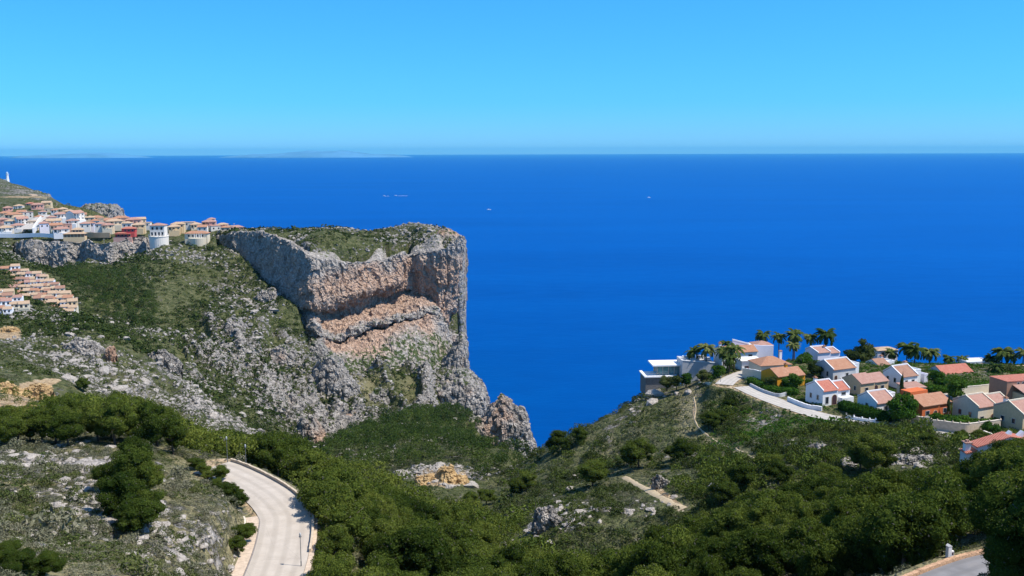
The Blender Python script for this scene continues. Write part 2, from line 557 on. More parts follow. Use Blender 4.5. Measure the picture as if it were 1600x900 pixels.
# massif slopes
for a in [(250, 430, 720), (330, 402, 790), (300, 480, 660), (400, 500, 640), (340, 540, 600), (400, 560, 590), (450, 620, 550), (520, 560, 620), (620, 560, 660), (700, 560, 690), (480, 692, 510), (520, 692, 520),
          (560, 655, 555), (600, 664, 560), (700, 628, 640), (740, 642, 640), (400, 430, 770), (430, 470, 710), (480, 495, 678), (530, 510, 690), (600, 510, 715), (660, 480, 740), (700, 500, 745), (200, 440, 700),
          (640, 610, 630), (560, 600, 600), (130, 430, 720), (150, 405, 800), (225, 402, 810), (560, 478, 722), (480, 560, 620), (640, 530, 690)]: G(*a)
# rim and plateau, town
for a in [(340, 368, 850), (400, 366, 815), (460, 385, 735), (485, 404, 700), (540, 402, 725), (600, 402, 745), (640, 398, 775), (680, 396, 775), (715, 388, 775), (700, 362, 830), (640, 355, 860), (530, 352, 910),
          (450, 360, 880), (550, 375, 820), (640, 375, 820), (380, 362, 890), (300, 375, 830), (250, 385, 800), (200, 372, 850), (120, 372, 860), (50, 372, 860), (0, 372, 860), (100, 350, 1000), (0, 350, 1000), (180, 350, 1000),
          (60, 322, 1150), (0, 318, 1200), (120, 335, 1100), (180, 342, 1150), (75, 306, 1500), (40, 292, 1600), (11, 283, 2000), (0, 300, 1450), (330, 356, 900), (240, 352, 1000), (280, 356, 950), (-150, 372, 860), (-150, 330, 1100), (-150, 290, 1600), (-150, 275, 2000),
          (30, 385, 815), (300, 392, 800)]: G(*a)
for a in [(700, 860, 120), (735, 900, -15), (530, 935, 118), (530, 1010, -15), (640, 890, 118), (640, 950, -15), (380, 960, 118), (380, 1080, -15), (280, 1100, 105), (280, 1250, -15), (180, 1250, 112), (180, 1450, 80),
          (200, 1650, -15), (90, 1700, 110), (110, 1900, 60), (100, 2200, -15), (-100, 2200, 140), (0, 2450, -15), (-150, 2450, -15), (735, 760, -15), (745, 700, -15), (760, 690, -15), (790, 640, -15), (800, 800, -15), (760, 1000, -15),
          (700, 1100, -15), (500, 1300, -15), (400, 2000, -15), (800, 2400, -15), (1500, 1000, -15), (1500, 2400, -15), (300, 2450, -15), (150, 1900, -5), (725, 800, 40), (735, 830, -15)]: Z(*a)

CPa = np.array(CP)
KT = 1.35
_X = np.stack([CPa[:, 0] * KT, CPa[:, 1]], 1)
_c2 = 0.012 ** 2
_A = np.sqrt(((_X[:, None] - _X[None]) ** 2).sum(-1) + _c2)
_n = len(CPa)
_M = np.zeros((_n + 3, _n + 3))
_M[:_n, :_n] = -_A + np.eye(_n) * 0.0015
_M[:_n, _n] = 1; _M[:_n, _n + 1:] = _X
_M[_n:, :_n] = _M[:_n, _n:].T
_w = np.linalg.solve(_M, np.concatenate([CPa[:, 2], np.zeros(3)]))


def rbf_q(t, s):
    sh = t.shape
    X = np.stack([t.ravel() * KT, s.ravel()], 1)
    o = np.empty(len(X))
    for i in range(0, len(X), 20000):
        x = X[i:i + 20000]
        d = np.sqrt(((x[:, None] - _X[None]) ** 2).sum(-1) + _c2)
        o[i:i + 20000] = -d @ _w[:_n] + _w[_n] + x @ _w[_n + 1:]
    return o.reshape(sh)


TMIN, TMAX, NT_ = -0.70, 0.66, 900
tt = np.linspace(TMIN, TMAX, NT_)
ylist = [34.0]
while ylist[-1] < 2600:
    y = ylist[-1]
    k_ = 0.0048 if y < 80 else 0.0030 if y < 420 else 0.0013 if y < 900 else 0.004
    ylist.append(y * (1 + k_))
yy = np.array(ylist)
NS = len(yy)
ssn = np.log(yy)
# coarse evaluation, then bilinear refinement
tc = np.linspace(TMIN, TMAX, 300); sc_ = np.linspace(ssn[0], ssn[-1], 420)
qc = rbf_q(*np.meshgrid(tc, sc_))


def bilin(arr, ta, sa, t, s):
    fi = np.clip((t - ta[0]) / (ta[-1] - ta[0]) * (len(ta) - 1), 0, len(ta) - 1.001)
    fj = np.clip((s - sa[0]) / (sa[-1] - sa[0]) * (len(sa) - 1), 0, len(sa) - 1.001)
    i, j = fi.astype(int), fj.astype(int)
    a, b = fi - i, fj - j
    return (arr[j, i] * (1 - a) + arr[j, i + 1] * a) * (1 - b) + (arr[j + 1, i] * (1 - a) + arr[j + 1, i + 1] * a) * b


TT, SS = np.meshgrid(tt, ssn)
QQ = bilin(qc, tc, sc_, TT, SS)
YY = np.exp(SS); XX = TT * YY
ZZ = CAM_H - QQ * YY
PX, PY = project(XX, YY, ZZ)


def blob(px, py, cx, cy, rx, ry, ang=0.0):
    a = math.radians(ang)
    dx, dy = px - cx, py - cy
    u = (dx * math.cos(a) + dy * math.sin(a)) / rx
    v = (-dx * math.sin(a) + dy * math.cos(a)) / ry
    return np.exp(-(u * u + v * v))


def masks(px, py, y):
    rock = np.full(px.shape, 0.12)
    R = [  # cx, cy, rx, ry, angle, strength, ymin, ymax
        (60, 730, 120, 40, 0, .38, 40, 200), (170, 770, 90, 60, 10, .36, 40, 200), (250, 860, 120, 50, 0, .33, 40, 200), (60, 830, 120, 60, 0, .22, 40, 200), (345, 830, 40, 50, 0, .25, 40, 200),
        (130, 560, 60, 45, 20, .24, 250, 520), (230, 590, 90, 26, 38, .24, 250, 480), (330, 650, 90, 26, 38, .26, 250, 480), (60, 500, 60, 14, 10, .35, 300, 520), (140, 610, 60, 20, 10, .3, 250, 400),
        (200, 510, 120, 14, 20, .25, 480, 700), (300, 590, 40, 60, 20, .35, 450, 620), (380, 560, 70, 80, 0, .42, 450, 700), (450, 610, 80, 80, 0, .45, 450, 640), (530, 620, 60, 60, 0, .42, 500, 660), (430, 500, 70, 40, 0, .30, 600, 760),
        (620, 520, 120, 50, -15, .36, 600, 770), (700, 570, 60, 60, 0, .30, 600, 770), (640, 620, 90, 50, 0, .38, 550, 700), (660, 560, 70, 30, 0, .25, 600, 740), (730, 600, 50, 50, 0, .35, 550, 720), (520, 670, 80, 30, 0, .45, 490, 600),
        (330, 430, 60, 40, 0, .16, 640, 840), (380, 450, 40, 30, 0, .25, 640, 840), (150, 400, 140, 20, 0, .25, 700, 880), (400, 380, 60, 8, 0, .3, 780, 900),
        (680, 375, 60, 20, 0, .42, 700, 900), (580, 392, 110, 12, 0, .40, 680, 800), (470, 385, 40, 18, 30, .38, 660, 820), (560, 365, 120, 10, 0, .12, 780, 950),
        (40, 300, 90, 16, 10, .45, 1300, 2500), (60, 320, 60, 10, 0, .2, 1100, 1400),
        (880, 805, 55, 30, 0, .40, 150, 260), (930, 790, 50, 14, 0, .25, 150, 260), (1250, 705, 60, 18, 0, .36, 150, 260), (1420, 715, 70, 24, 0, .42, 150, 240), (1200, 660, 60, 10, 0, .25, 200, 300), (1000, 630, 60, 14, -35, .36, 270, 345),
        (1060, 615, 50, 12, 0, .28, 270, 345), (1050, 670, 40, 20, 0, .12, 250, 345), (970, 660, 30, 12, -35, .25, 270, 345), (1010, 790, 40, 16, 0, .3, 150, 230), (690, 750, 60, 26, 0, .5, 260, 345)]
    for cx, cy, rx, ry, an, s, y0, y1 in R:
        rock += s * blob(px, py, cx, cy, rx, ry, an) * ((y > y0) & (y < y1))
    rock -= 0.13 * ((y > 480) & (y < 760))
    dry = np.full(px.shape, 0.20) + 0.34 * (y < 160) + 0.1 * (y < 345)
    for cx, cy, rx, ry, an, s, y0, y1 in [(1075, 640, 16, 60, 8, .5, 230, 345), (1140, 700, 70, 9, 25, .5, 200, 280), (560, 370, 120, 14, 0, .12, 780, 950), (620, 600, 110, 50, 0, .3, 550, 720), (380, 660, 60, 10, 38, .4, 300, 440),
                                          (330, 780, 70, 90, 0, .25, 40, 160), (100, 850, 150, 60, 0, .12, 40, 160), (950, 740, 130, 40, 0, .12, 200, 345), (900, 620, 60, 60, 0, .1, 270, 345), (200, 600, 120, 30, 38, .25, 300, 450),
                                          (1250, 600, 500, 60, 0, .06, 250, 345), (560, 600, 40, 40, 40, .2, 550, 700), (480, 545, 40, 14, 20, .25, 560, 700)]:
        dry += s * blob(px, py, cx, cy, rx, ry, an) * ((y > y0) & (y < y1))
    soil = np.zeros(px.shape)
    for cx, cy, rx, ry, an, s, y0, y1 in [(30, 620, 60, 16, -15, 1.0, 170, 330), (70, 605, 30, 6, -15, .6, 170, 330), (45, 645, 50, 12, 0, .65, 150, 260), (12, 522, 26, 12, 0, 1.1, 330, 520), (690, 750, 50, 22, 0, 1.0, 260, 345), (345, 820, 18, 40, 10, .4, 90, 130),
                                          (1040, 772, 42, 7, 38, 1.1, 170, 230), (1085, 640, 3.5, 26, 0, .9, 250, 320), (1200, 722, 60, 3.5, 22, .7, 190, 260), (735, 893, 8, 20, 0, .9, 60, 160), (40, 308, 60, 2, 0, .9, 1200, 1600), (1030, 640, 22, 16, 0, .35, 270, 345)]:
        soil += s * blob(px, py, cx, cy, rx, ry, an) * ((y > y0) & (y < y1))
    return rock, dry, soil


_sk = np.interp(PX, [-200, 0, 60, 130, 200, 340, 450, 530, 640, 700, 706, 711, 716, 730, 742, 754, 768, 790], [290, 300, 318, 334, 346, 353, 358, 352, 353, 359, 372, 420, 570, 605, 628, 660, 705, 770])
_m = (YY > 650) & (YY < 1250) & (PX < 790)
_q2 = np.interp(_sk, np.arange(200, 900, 5.0), [tq(800, p)[1] for p in np.arange(200, 900, 5.0)])
QQ = np.where(_m, np.maximum(QQ, _q2 + 0.001), QQ)
_sk = np.interp(PX, [820, 845, 870, 930, 1000, 1060, 1120, 1170, 1250, 1600, 1800], [720, 706, 697, 662, 624, 603, 588, 572, 566, 572, 574])
_m = (YY > 270) & (YY < 480) & (PX > 835)
_q2 = np.interp(_sk, np.arange(200, 900, 5.0), [tq(800, p)[1] for p in np.arange(200, 900, 5.0)])
QQ = np.where(_m, np.maximum(QQ, _q2 + 0.001), QQ)
ZZ = CAM_H - QQ * YY
PX, PY = project(XX, YY, ZZ)
ROCK, DRY, SOIL = masks(PX, PY, YY)

# ground in front of the cliff faces stays below their feet (the faces are modelled on their own)
for cpx, cpy, cy, ylo in (([338, 372, 405, 438, 464, 484, 515, 550, 590, 622, 641, 655, 692, 716, 728, 736], [386, 398, 432, 462, 482, 556, 572, 582, 582, 582, 582, 584, 588, 590, 600, 612],
                           [862, 838, 810, 758, 722, 708, 719, 735, 757, 775, 790, 776, 770, 773, 790, 800], 560),
                          ([18, 36, 52, 78, 100, 126, 138, 152, 176, 188, 206, 228, 238], [394, 409, 416, 422, 423, 417, 403, 411, 418, 409, 399, 391, 384], [840, 826, 820, 822, 816, 820, 808, 803, 797, 806, 814, 824, 834], 700)):
    _py = np.interp(PX, cpx, cpy); _y1 = np.interp(PX, cpx, cy)
    _q = np.interp(_py, np.arange(200, 900, 5.0), [tq(800, p)[1] for p in np.arange(200, 900, 5.0)])
    _m = (PX > cpx[0]) & (PX < cpx[-1]) & (YY > ylo) & (YY < _y1)
    QQ = np.where(_m, np.maximum(QQ, _q), QQ)
ZZ = CAM_H - QQ * YY

# relief
big = fbm(XX / 45, YY / 45, XX * 0, 4, 3)
rid = fbm(XX / 26, YY / 26, ZZ / 26, 5, 31, 0.55, True)
sml = fbm(XX / 5, YY / 5, ZZ / 5, 4, 51, 0.55)
ribm = sstep(500, 545, YY) * (1 - sstep(715, 790, YY)) * sstep(255, 330, PX) * (1 - sstep(700, 760, PX)) * sstep(455, 520, PY)
ribm = np.maximum(ribm, 0.6 * sstep(300, 345, YY) * (1 - sstep(440, 500, YY)) * (PX < 460) * sstep(540, 575, PY))
warp = 0.35 * fbm(TT * 14, SS * 7, TT * 0, 3, 131)
rib = fbm(TT * 26 + warp * 2.2 + SS * 1.5, SS * 4.5 + warp, TT * 0, 4, 141, 0.55, True)
ROCK = ROCK + ribm * np.clip(rib - 0.24, -0.6, 0.6) * 0.95
far = sstep(380, 560, YY) * (1 - sstep(900, 1100, YY) * 0.4)
rk = np.clip((ROCK - 0.2) * 2.2, 0, 1)
flat = np.ones_like(YY)
flat *= 1 - 0.85 * ((YY > 235) & (YY < 335) & (PX > 1150))          # village terrace
flat *= 1 - 0.7 * sstep(790, 820, YY) * (PX < 330)                   # town terrace
dz = big * np.minimum(0.011 * YY, 3.5) * (0.6 + 0.5 * far) + rid * rk * (0.4 + 5.0 * far) + sml * (0.12 + 0.35 * rk + 0.5 * far * (0.3 + rk))
cl, hid = cellnoise(XX / 7, YY / 7, ZZ / 7, 5)
dz += ribm * (rib - 0.2) * 9.0
dz += rk * (hid - 0.5) * (0.8 + 3.2 * far)
cl2, hid2 = cellnoise(XX / 2.4, YY / 2.4, ZZ / 2.4, 9)
dz += np.clip(rk * 1.3 + 0.15, 0, 1) * (hid2 - 0.35) * (0.35 + 0.9 * far)
ZZ = ZZ + dz * flat * sstep(0.003, 0.03, QQ + 1)

# ---- roads: centre lines, width; the ground is levelled to them
def PZ(px, py, z=152.0):
    return P(px, py, (CAM_H - z) / tq(px, py)[1])


ROADS = {
    'main': ([PZ(414, 930), PZ(427, 900), PZ(440, 860), PZ(446, 825), PZ(444, 803), PZ(421, 776), PZ(385, 753), PZ(350, 736), PZ(331, 729.5)], 6.7),
    'village': ([P(1160, 604, 287), P(1190, 618, 277), P(1235, 635, 266), P(1285, 650, 256), P(1340, 659, 249), P(1400, 667, 243), P(1460, 675, 237), P(1520, 685, 230), P(1600, 700, 222)], 6.0),
    'lane': ([P(1131, 601, 290), P(1142, 592, 299), P(1158, 585, 306), P(1175, 580, 311)], 5.5),
    'corner': ([P(1405, 965, 68), P(1460, 930, 72), P(1510, 906, 76.5), P(1560, 888, 80.5), P(1612, 878, 83.5), P(1680, 876, 85)], 5.6),
    'square': ([P(1480, 622, 275), P(1520, 617, 278), P(1575, 614, 280), P(1640, 614, 280)], 9.0),
}


def catmull(pts, n):
    pts = np.array(pts, float)
    p = np.vstack([2 * pts[0] - pts[1], pts, 2 * pts[-1] - pts[-2]])
    o = []
    for i in range(len(pts) - 1):
        a, b, c, d = p[i:i + 4]
        for u in np.linspace(0, 1, n, endpoint=False):
            o.append(0.5 * ((2 * b) + (-a + c) * u + (2 * a - 5 * b + 4 * c - d) * u * u + (-a + 3 * b - 3 * c + d) * u ** 3))
    o.append(pts[-1])
    return np.array(o)


ROADC = {}
ROADM = np.zeros_like(YY)
for nm, (pts, w) in ROADS.items():
    c = catmull(pts, 14); ROADC[nm] = (c, w)
    sel = (YY > c[:, 1].min() - 14) & (YY < c[:, 1].max() + 14) & (XX > c[:, 0].min() - 14) & (XX < c[:, 0].max() + 14)
    xs, ys = XX[sel], YY[sel]
    bd = np.full(xs.shape, 1e9); bz = np.zeros(xs.shape)
    for i in range(len(c) - 1):
        a, b = c[i], c[i + 1]
        d = b[:2] - a[:2]
        u = np.clip(((xs - a[0]) * d[0] + (ys - a[1]) * d[1]) / (d @ d), 0, 1)
        dd = np.hypot(xs - a[0] - u * d[0], ys - a[1] - u * d[1])
        m = dd < bd
        bd = np.where(m, dd, bd); bz = np.where(m, a[2] + u * (b[2] - a[2]), bz)
    wgt = 1 - sstep(w / 2 + 1.0, w / 2 + 4.5, bd)
    ZZ[sel] = ZZ[sel] * (1 - wgt) + (bz - 0.12) * wgt
    ROADM[sel] = np.maximum(ROADM[sel], 1 - sstep(w / 2 + 0.3, w / 2 + 2.6, bd))
ROCK = ROCK * (1 - ROADM); SOIL = np.maximum(SOIL, ROADM * 0.62)

ZZs = ZZ


def ground(x, y):
    x = np.asarray(x, float); y = np.asarray(y, float)
    t, s = x / y, np.log(y)
    fi = np.clip((t - TMIN) / (TMAX - TMIN) * (NT_ - 1), 0, NT_ - 1.001)
    fj = np.clip(np.interp(s, ssn, np.arange(NS)), 0, NS - 1.001)
    i, j = fi.astype(int), fj.astype(int)
    a, b = fi - i, fj - j
    return (ZZs[j, i] * (1 - a) + ZZs[j, i + 1] * a) * (1 - b) + (ZZs[j + 1, i] * (1 - a) + ZZs[j + 1, i + 1] * a) * b


def sample_attr(A, x, y):
    fi = np.clip((x / y - TMIN) / (TMAX - TMIN) * (NT_ - 1), 0, NT_ - 1).astype(int)
    fj = np.clip(np.interp(np.log(y), ssn, np.arange(NS)), 0, NS - 1).astype(int)
    return A[fj, fi]


def hit(px, py, ymin=40, ymax=2500):
    """where the sight line of a photo point meets the ground beyond ymin"""
    t, q = tq(px, py)
    ys = yy[(yy > ymin) & (yy < ymax)]
    g = ground(t * ys, ys)
    below = (CAM_H - q * ys) < g
    if not below.any():
        return None
    i = int(np.argmax(below)); y = ys[i]
    return (t * y, y, float(g[i]))


M_TERR = mat_terrain()
verts = np.stack([XX, YY, ZZ], -1).reshape(-1, 3)
hv = (verts[:, 2].reshape(NS, NT_) > -14.0)
gf = grid_faces(NS, NT_)
keep = hv.ravel()[gf].any(1)
gf = gf[keep]
used = np.unique(gf)
remap = np.zeros(len(verts), np.int64); remap[used] = np.arange(len(used))
me = np_mesh('hillside', verts[used], remap[gf].ravel(), np.full(len(gf), 4), M_TERR, True,
             attrs={'rock': ROCK.ravel()[used], 'dry': DRY.ravel()[used], 'soil': SOIL.ravel()[used]})
tag(link('hillside', me), kind='structure')

# ------------------------------------------------------------------ sea
mb = MB()
R_SEA = 90000
ring = [(math.cos(a) * R_SEA, math.sin(a) * R_SEA, 0) for a in np.linspace(0, 2 * math.pi, 128, endpoint=False)]
mb.poly(ring)
tag(mb.build('sea', mat_sea()), kind='structure')

# ------------------------------------------------------------------ cliffs and crags
def cr_interp(A, n, axis):
    """Catmull-Rom resample of a control array along an axis to n samples"""
    A = np.moveaxis(np.asarray(A, float), axis, 0)
    m = len(A)
    p = np.concatenate([2 * A[:1] - A[1:2], A, 2 * A[-1:] - A[-2:-1]])
    x = np.linspace(0, m - 1, n); i = np.minimum(x.astype(int), m - 2); u = (x - i).reshape((-1,) + (1,) * (A.ndim - 1))
    a, b, c, d = p[i], p[i + 1], p[i + 2], p[i + 3]
    r = 0.5 * ((2 * b) + (-a + c) * u + (2 * a - 5 * b + 4 * c - d) * u * u + (-a + 3 * b - 3 * c + d) * u ** 3)
    return np.moveaxis(r, 0, axis)


def normals(V):
    du = np.gradient(V, axis=1); dv = np.gradient(V, axis=0)
    n = np.cross(du, dv); return n / (np.linalg.norm(n, axis=-1, keepdims=True) + 1e-9)


def rockify(V, amp, scale, seed, vert=2.2, fine=1.0, flip=1, cell=0.7):
    """push a surface in and out: buttresses, vertical ribs, broken blocks"""
    n = normals(V) * flip
    x, y, z = V[..., 0], V[..., 1], V[..., 2]
    a = fbm(x / scale, y / scale, z / (scale * vert), 4, seed, 0.55, True)
    b = fbm(x / (scale * .3), y / (scale * .3), z / (scale * .3 * vert), 4, seed + 3, 0.6)
    wx = x + b * 1.2; wz = z + a * 1.5
    d1, h1 = cellnoise(wx / (scale * .33), y / (scale * .33), wz / (scale * .55), seed + 5)
    d2, h2 = cellnoise(wx / (scale * .12), y / (scale * .12), wz / (scale * .16), seed + 6)
    led = np.sin(z / (scale * .42) + a * 2.0)
    disp = amp * (a * 0.75 + b * 0.35 + (h1 - 0.5) * cell * 1.1 - np.clip(d1 - 0.45, 0, 1) * cell * 1.3) + fine * ((h2 - 0.5) * 0.9 - d2 * 0.5) + amp * 0.16 * led
    return V + n * disp[..., None]


M_CLIFF = mat_cliff(pale=0.16)
M_CRAG = mat_cliff('crag_rock', 0.0, 1.15, 1.4)


def surf(name, V, orange, veg, mat, kind='structure'):
    me = np_mesh(name, V.reshape(-1, 3), grid_faces(*V.shape[:2]).ravel(), np.full((V.shape[0] - 1) * (V.shape[1] - 1), 4), mat, False,
                 attrs={'orange': orange.ravel(), 'veg': veg.ravel()})
    return tag(link(name, me), kind=kind)


M_TANR = mat_tan()

# main headland: columns from the back of the west wall round the nose to the sea edge; rows from the rim down
W = [
    [(338, 369, 860), (341, 376, 856), (344, 384, 852)],
    [(372, 363, 835), (374, 377, 830), (376, 394, 824)],
    [(405, 365, 806), (404, 395, 800), (400, 428, 792)],
    [(438, 376, 752), (434, 415, 748), (428, 456, 742)],
    [(464, 389, 716), (460, 430, 711), (454, 475, 704)],
]
W2 = [
    [(484, 403, 694), (484, 440, 688), (482, 480, 682), (485, 486, 690), (488, 494, 684), (492, 518, 672), (494, 522, 676), (496, 530, 668), (497, 562, 650)],
    [(515, 409, 701), (514, 440, 697), (514, 480, 692), (520, 494, 712), (511, 507, 696), (513, 530, 678), (520, 533, 692), (520, 547, 670), (520, 578, 652)],
    [(550, 413, 716), (550, 440, 712), (549, 467, 707), (558, 482, 728), (545, 501, 709), (545, 527, 690), (555, 529, 708), (545, 546, 679), (545, 588, 652)],
    [(590, 408, 738), (588, 430, 734), (586, 452, 728), (596, 465, 750), (585, 488, 726), (585, 511, 702), (595, 512, 724), (588, 528, 693), (585, 588, 656)],
    [(622, 402, 755), (622, 425, 752), (620, 443, 745), (630, 455, 768), (622, 474, 745), (622, 498, 715), (630, 499, 738), (622, 512, 707), (622, 590, 662)],
    [(641, 399, 768), (641, 425, 768), (640, 450, 767), (645, 458, 770), (645, 468, 752), (650, 491, 728), (652, 493, 736), (652, 507, 721), (655, 590, 678)],
    [(655, 397, 764), (661, 430, 764), (669, 462, 761), (671, 466, 763), (672, 473, 756), (676, 491, 742), (678, 495, 745), (680, 511, 733), (685, 590, 698)],
    [(692, 393, 757), (692, 440, 756), (692, 480, 755), (693, 488, 756), (694, 494, 754), (697, 508, 752), (700, 520, 750), (705, 536, 747), (710, 592, 722)],
    [(716, 388, 760), (714, 440, 761), (713, 478, 762), (712, 488, 763), (710, 500, 764), (708, 513, 766), (715, 524, 759), (722, 540, 755), (726, 592, 732)],
    [(725, 391, 774), (721, 440, 776), (720, 478, 777), (717, 488, 779), (713, 500, 780), (709, 514, 783), (720, 528, 776), (725, 556, 770), (733, 604, 745)],
    [(724, 400, 805), (720, 440, 808), (719, 478, 808), (717, 488, 808), (712, 500, 808), (708, 514, 810), (718, 530, 806), (722, 560, 800), (728, 620, 780)],
    [(710, 400, 850), (708, 440, 850), (708, 478, 850), (706, 488, 850), (700, 500, 850), (698, 514, 850), (706, 530, 850), (710, 560, 850), (712, 640, 840)],
]
cols = []
for c in W:
    p = [np.array(P(*a)) for a in c]
    for k_ in range(6):
        q_ = p[-1].copy(); q_[2] -= 3.0 * 1; q_[1] += 1.0; p.append(q_)
    cols.append(p)
for c in W2:
    cols.append([np.array(P(*a)) for a in c])
for c in cols:
    a = c[0].copy()
    b = a + np.array([0.0, 24.0, 0.0])
    if a[0] < -150: b = a + np.array([14.0, 6.0, 0.0])
    c.insert(0, a + (b - a) * 0.25 + np.array([0, 0, 0.8]))
    b[2] = float(ground(b[0], b[1])) - 3.0
    c.insert(0, b)
Vc = np.array([[c[r] for c in cols] for r in range(len(cols[0]))])
for ci_ in (-4, -3, -2, -1):
    Vc[3:, ci_, 0] -= 2.5
    Vc[5:8, ci_, 0] -= 3.0
Vc = cr_interp(cr_interp(Vc, 820, 1), 330, 0)
rowp = np.linspace(0, 10, 330)[:, None] + 0 * Vc[..., 0]
colp = np.linspace(0, len(cols) - 1, 820)[None, :] + 0 * Vc[..., 0]
ampw = 3.3 * sstep(0.6, 2.2, rowp) * (1 - 0.6 * sstep(8.7, 9.2, rowp) * (1 - sstep(11.5, 13, colp))) * (1 - 0.25 * sstep(4.4, 5.0, rowp) * (1 - sstep(6.2, 7.0, rowp))) + 0.7
wob = fbm(Vc[..., 0] / 22, Vc[..., 1] / 22, Vc[..., 0] * 0, 4, 17) * 5.0 + fbm(Vc[..., 0] / 5, Vc[..., 1] / 5, Vc[..., 0] * 0, 3, 18) * 1.6
Vc[..., 2] += wob * sstep(3.2, 4.6, rowp) * (1 - sstep(9, 9.8, rowp)) * sstep(4.6, 5.6, colp)
Vd = rockify(Vc, 1.0, 15.0, 71, 3.4, 0.3, cell=0.6)
V = Vc + (Vd - Vc) * ampw[..., None]
# the alcoves themselves
org = 0.44 + 0.46 * sstep(5.2, 7.0, colp) * sstep(1.8, 3.2, rowp) * (1 - sstep(13.2, 14.5, colp) * 0.3) * (1 - sstep(7.0, 7.5, rowp)) + 0.15 * sstep(2.5, 3.5, rowp) * (1 - sstep(5.2, 6, colp))
band = (np.exp(-((rowp - 5.4) / 0.75) ** 2) + np.exp(-((rowp - 8.6) / 0.55) ** 2)) * sstep(5.0, 6.0, colp) * (1 - sstep(10.0, 11.5, colp))
org = org + 0.75 * band - 0.5 * np.exp(-((rowp - 6.9) / 0.5) ** 2) - 0.25 * (1 - sstep(1.2, 2.4, rowp))
vg = 0.02 + 0.42 * (1 - sstep(0.2, 1.6, rowp)) + 0.62 * sstep(8.8, 9.2, rowp) * (1 - 0.7 * sstep(11.5, 13, colp)) + 0.34 * np.exp(-((rowp - 6.9) / 0.7) ** 2) - 0.6 * band
surf('headland_cliff', V, org, vg, M_CLIFF)


def wall_cliff(name, tops, bots, nu, nv, amp, scale, seed, org0, veg0, inward=8):
    cols = []
    for a, b in zip(tops, bots):
        A, B = np.array(P(*a)), np.array(P(*b))
        T = A + np.array([0, inward, 0.0]); T[2] = min(A[2] + 0.5, float(ground(T[0], T[1])) - 1.0)
        cols.append([T, A + np.array([0, 1.2, 0.3]), A, (A * .62 + B * .38) + np.array([0, -0.8, 0]), (A * .3 + B * .7), B, B + np.array([0, 1, -8.0])])
    Vc = cr_interp(cr_interp(np.array([[c[r] for c in cols] for r in range(7)]), nu, 1), nv, 0)
    rowp = np.linspace(0, 6, nv)[:, None] + 0 * Vc[..., 0]
    V = Vc + (rockify(Vc, 1.0, scale, seed, 2.2, 0.3) - Vc) * (0.5 + amp * sstep(0.8, 2.2, rowp))[..., None]
    surf(name, V, org0 + 0.25 * sstep(3.5, 5, rowp), veg0 + 0.35 * (1 - sstep(0.5, 2, rowp)), M_CLIFF)


wall_cliff('town_cliff',
           [(18, 386, 838), (30, 379, 820), (48, 378, 812), (75, 380, 815), (100, 381, 806), (126, 381, 812), (138, 377, 800), (150, 383, 795), (172, 383, 788), (184, 381, 800), (202, 375, 808), (226, 372, 818), (236, 376, 830)],
           [(20, 396, 834), (36, 410, 812), (52, 417, 802), (78, 423, 803), (100, 424, 797), (126, 418, 805), (138, 404, 797), (152, 412, 788), (176, 419, 781), (188, 410, 796), (206, 400, 803), (228, 392, 812), (238, 386, 826)],
           420, 110, 2.6, 13.0, 81, 0.15, 0.08)


def crag(name, top, base_py, y0, depth, seed, nu=160, nv=120, org=0.2, veg=0.15, amp=2.2, scale=12.0, lean=0.0, power=0.55, mat=None):
    """free-standing rock: silhouette line (photo px, py) stood at distance y0 with a real thickness"""
    top = np.array(top, float)
    px = np.interp(np.linspace(0, len(top) - 1, nu), np.arange(len(top)), top[:, 0])
    py = np.interp(np.linspace(0, len(top) - 1, nu), np.arange(len(top)), top[:, 1])
    t, q = tq(px, py)
    x = t * y0; zt = CAM_H - q * y0
    bp = np.array(base_py, float)
    _, qb = tq(px, np.interp(px, bp[:, 0], bp[:, 1]))
    zb = CAM_H - qb * y0 - 3
    wprof = np.sin(np.linspace(0.12, math.pi - 0.12, nu)) ** 0.5
    a = np.linspace(0, math.pi, nv)[:, None]
    R = depth * wprof[None, :]
    Y = y0 - R * np.cos(a) - lean * (1 - np.sin(a))
    H = np.maximum(zt - zb, 1.0)[None, :]
    Zv = zb[None, :] + H * np.sin(a) ** power
    X = x[None, :] * (Y / y0) ** 0.3 + 0 * a
    Vc = np.stack([X, Y, Zv], -1)
    V = rockify(Vc, amp, scale, seed, 2.4, 0.6, cell=0.95)
    o = org + 0.3 * fbm(V[..., 0] / 9, V[..., 1] / 9, V[..., 2] / 9, 3, seed + 1)
    n = normals(Vc); up = np.abs(n[..., 2])
    v = veg + 0.35 * sstep(0.5, 0.9, up)
    return surf(name, V, o, v, mat or M_CRAG)


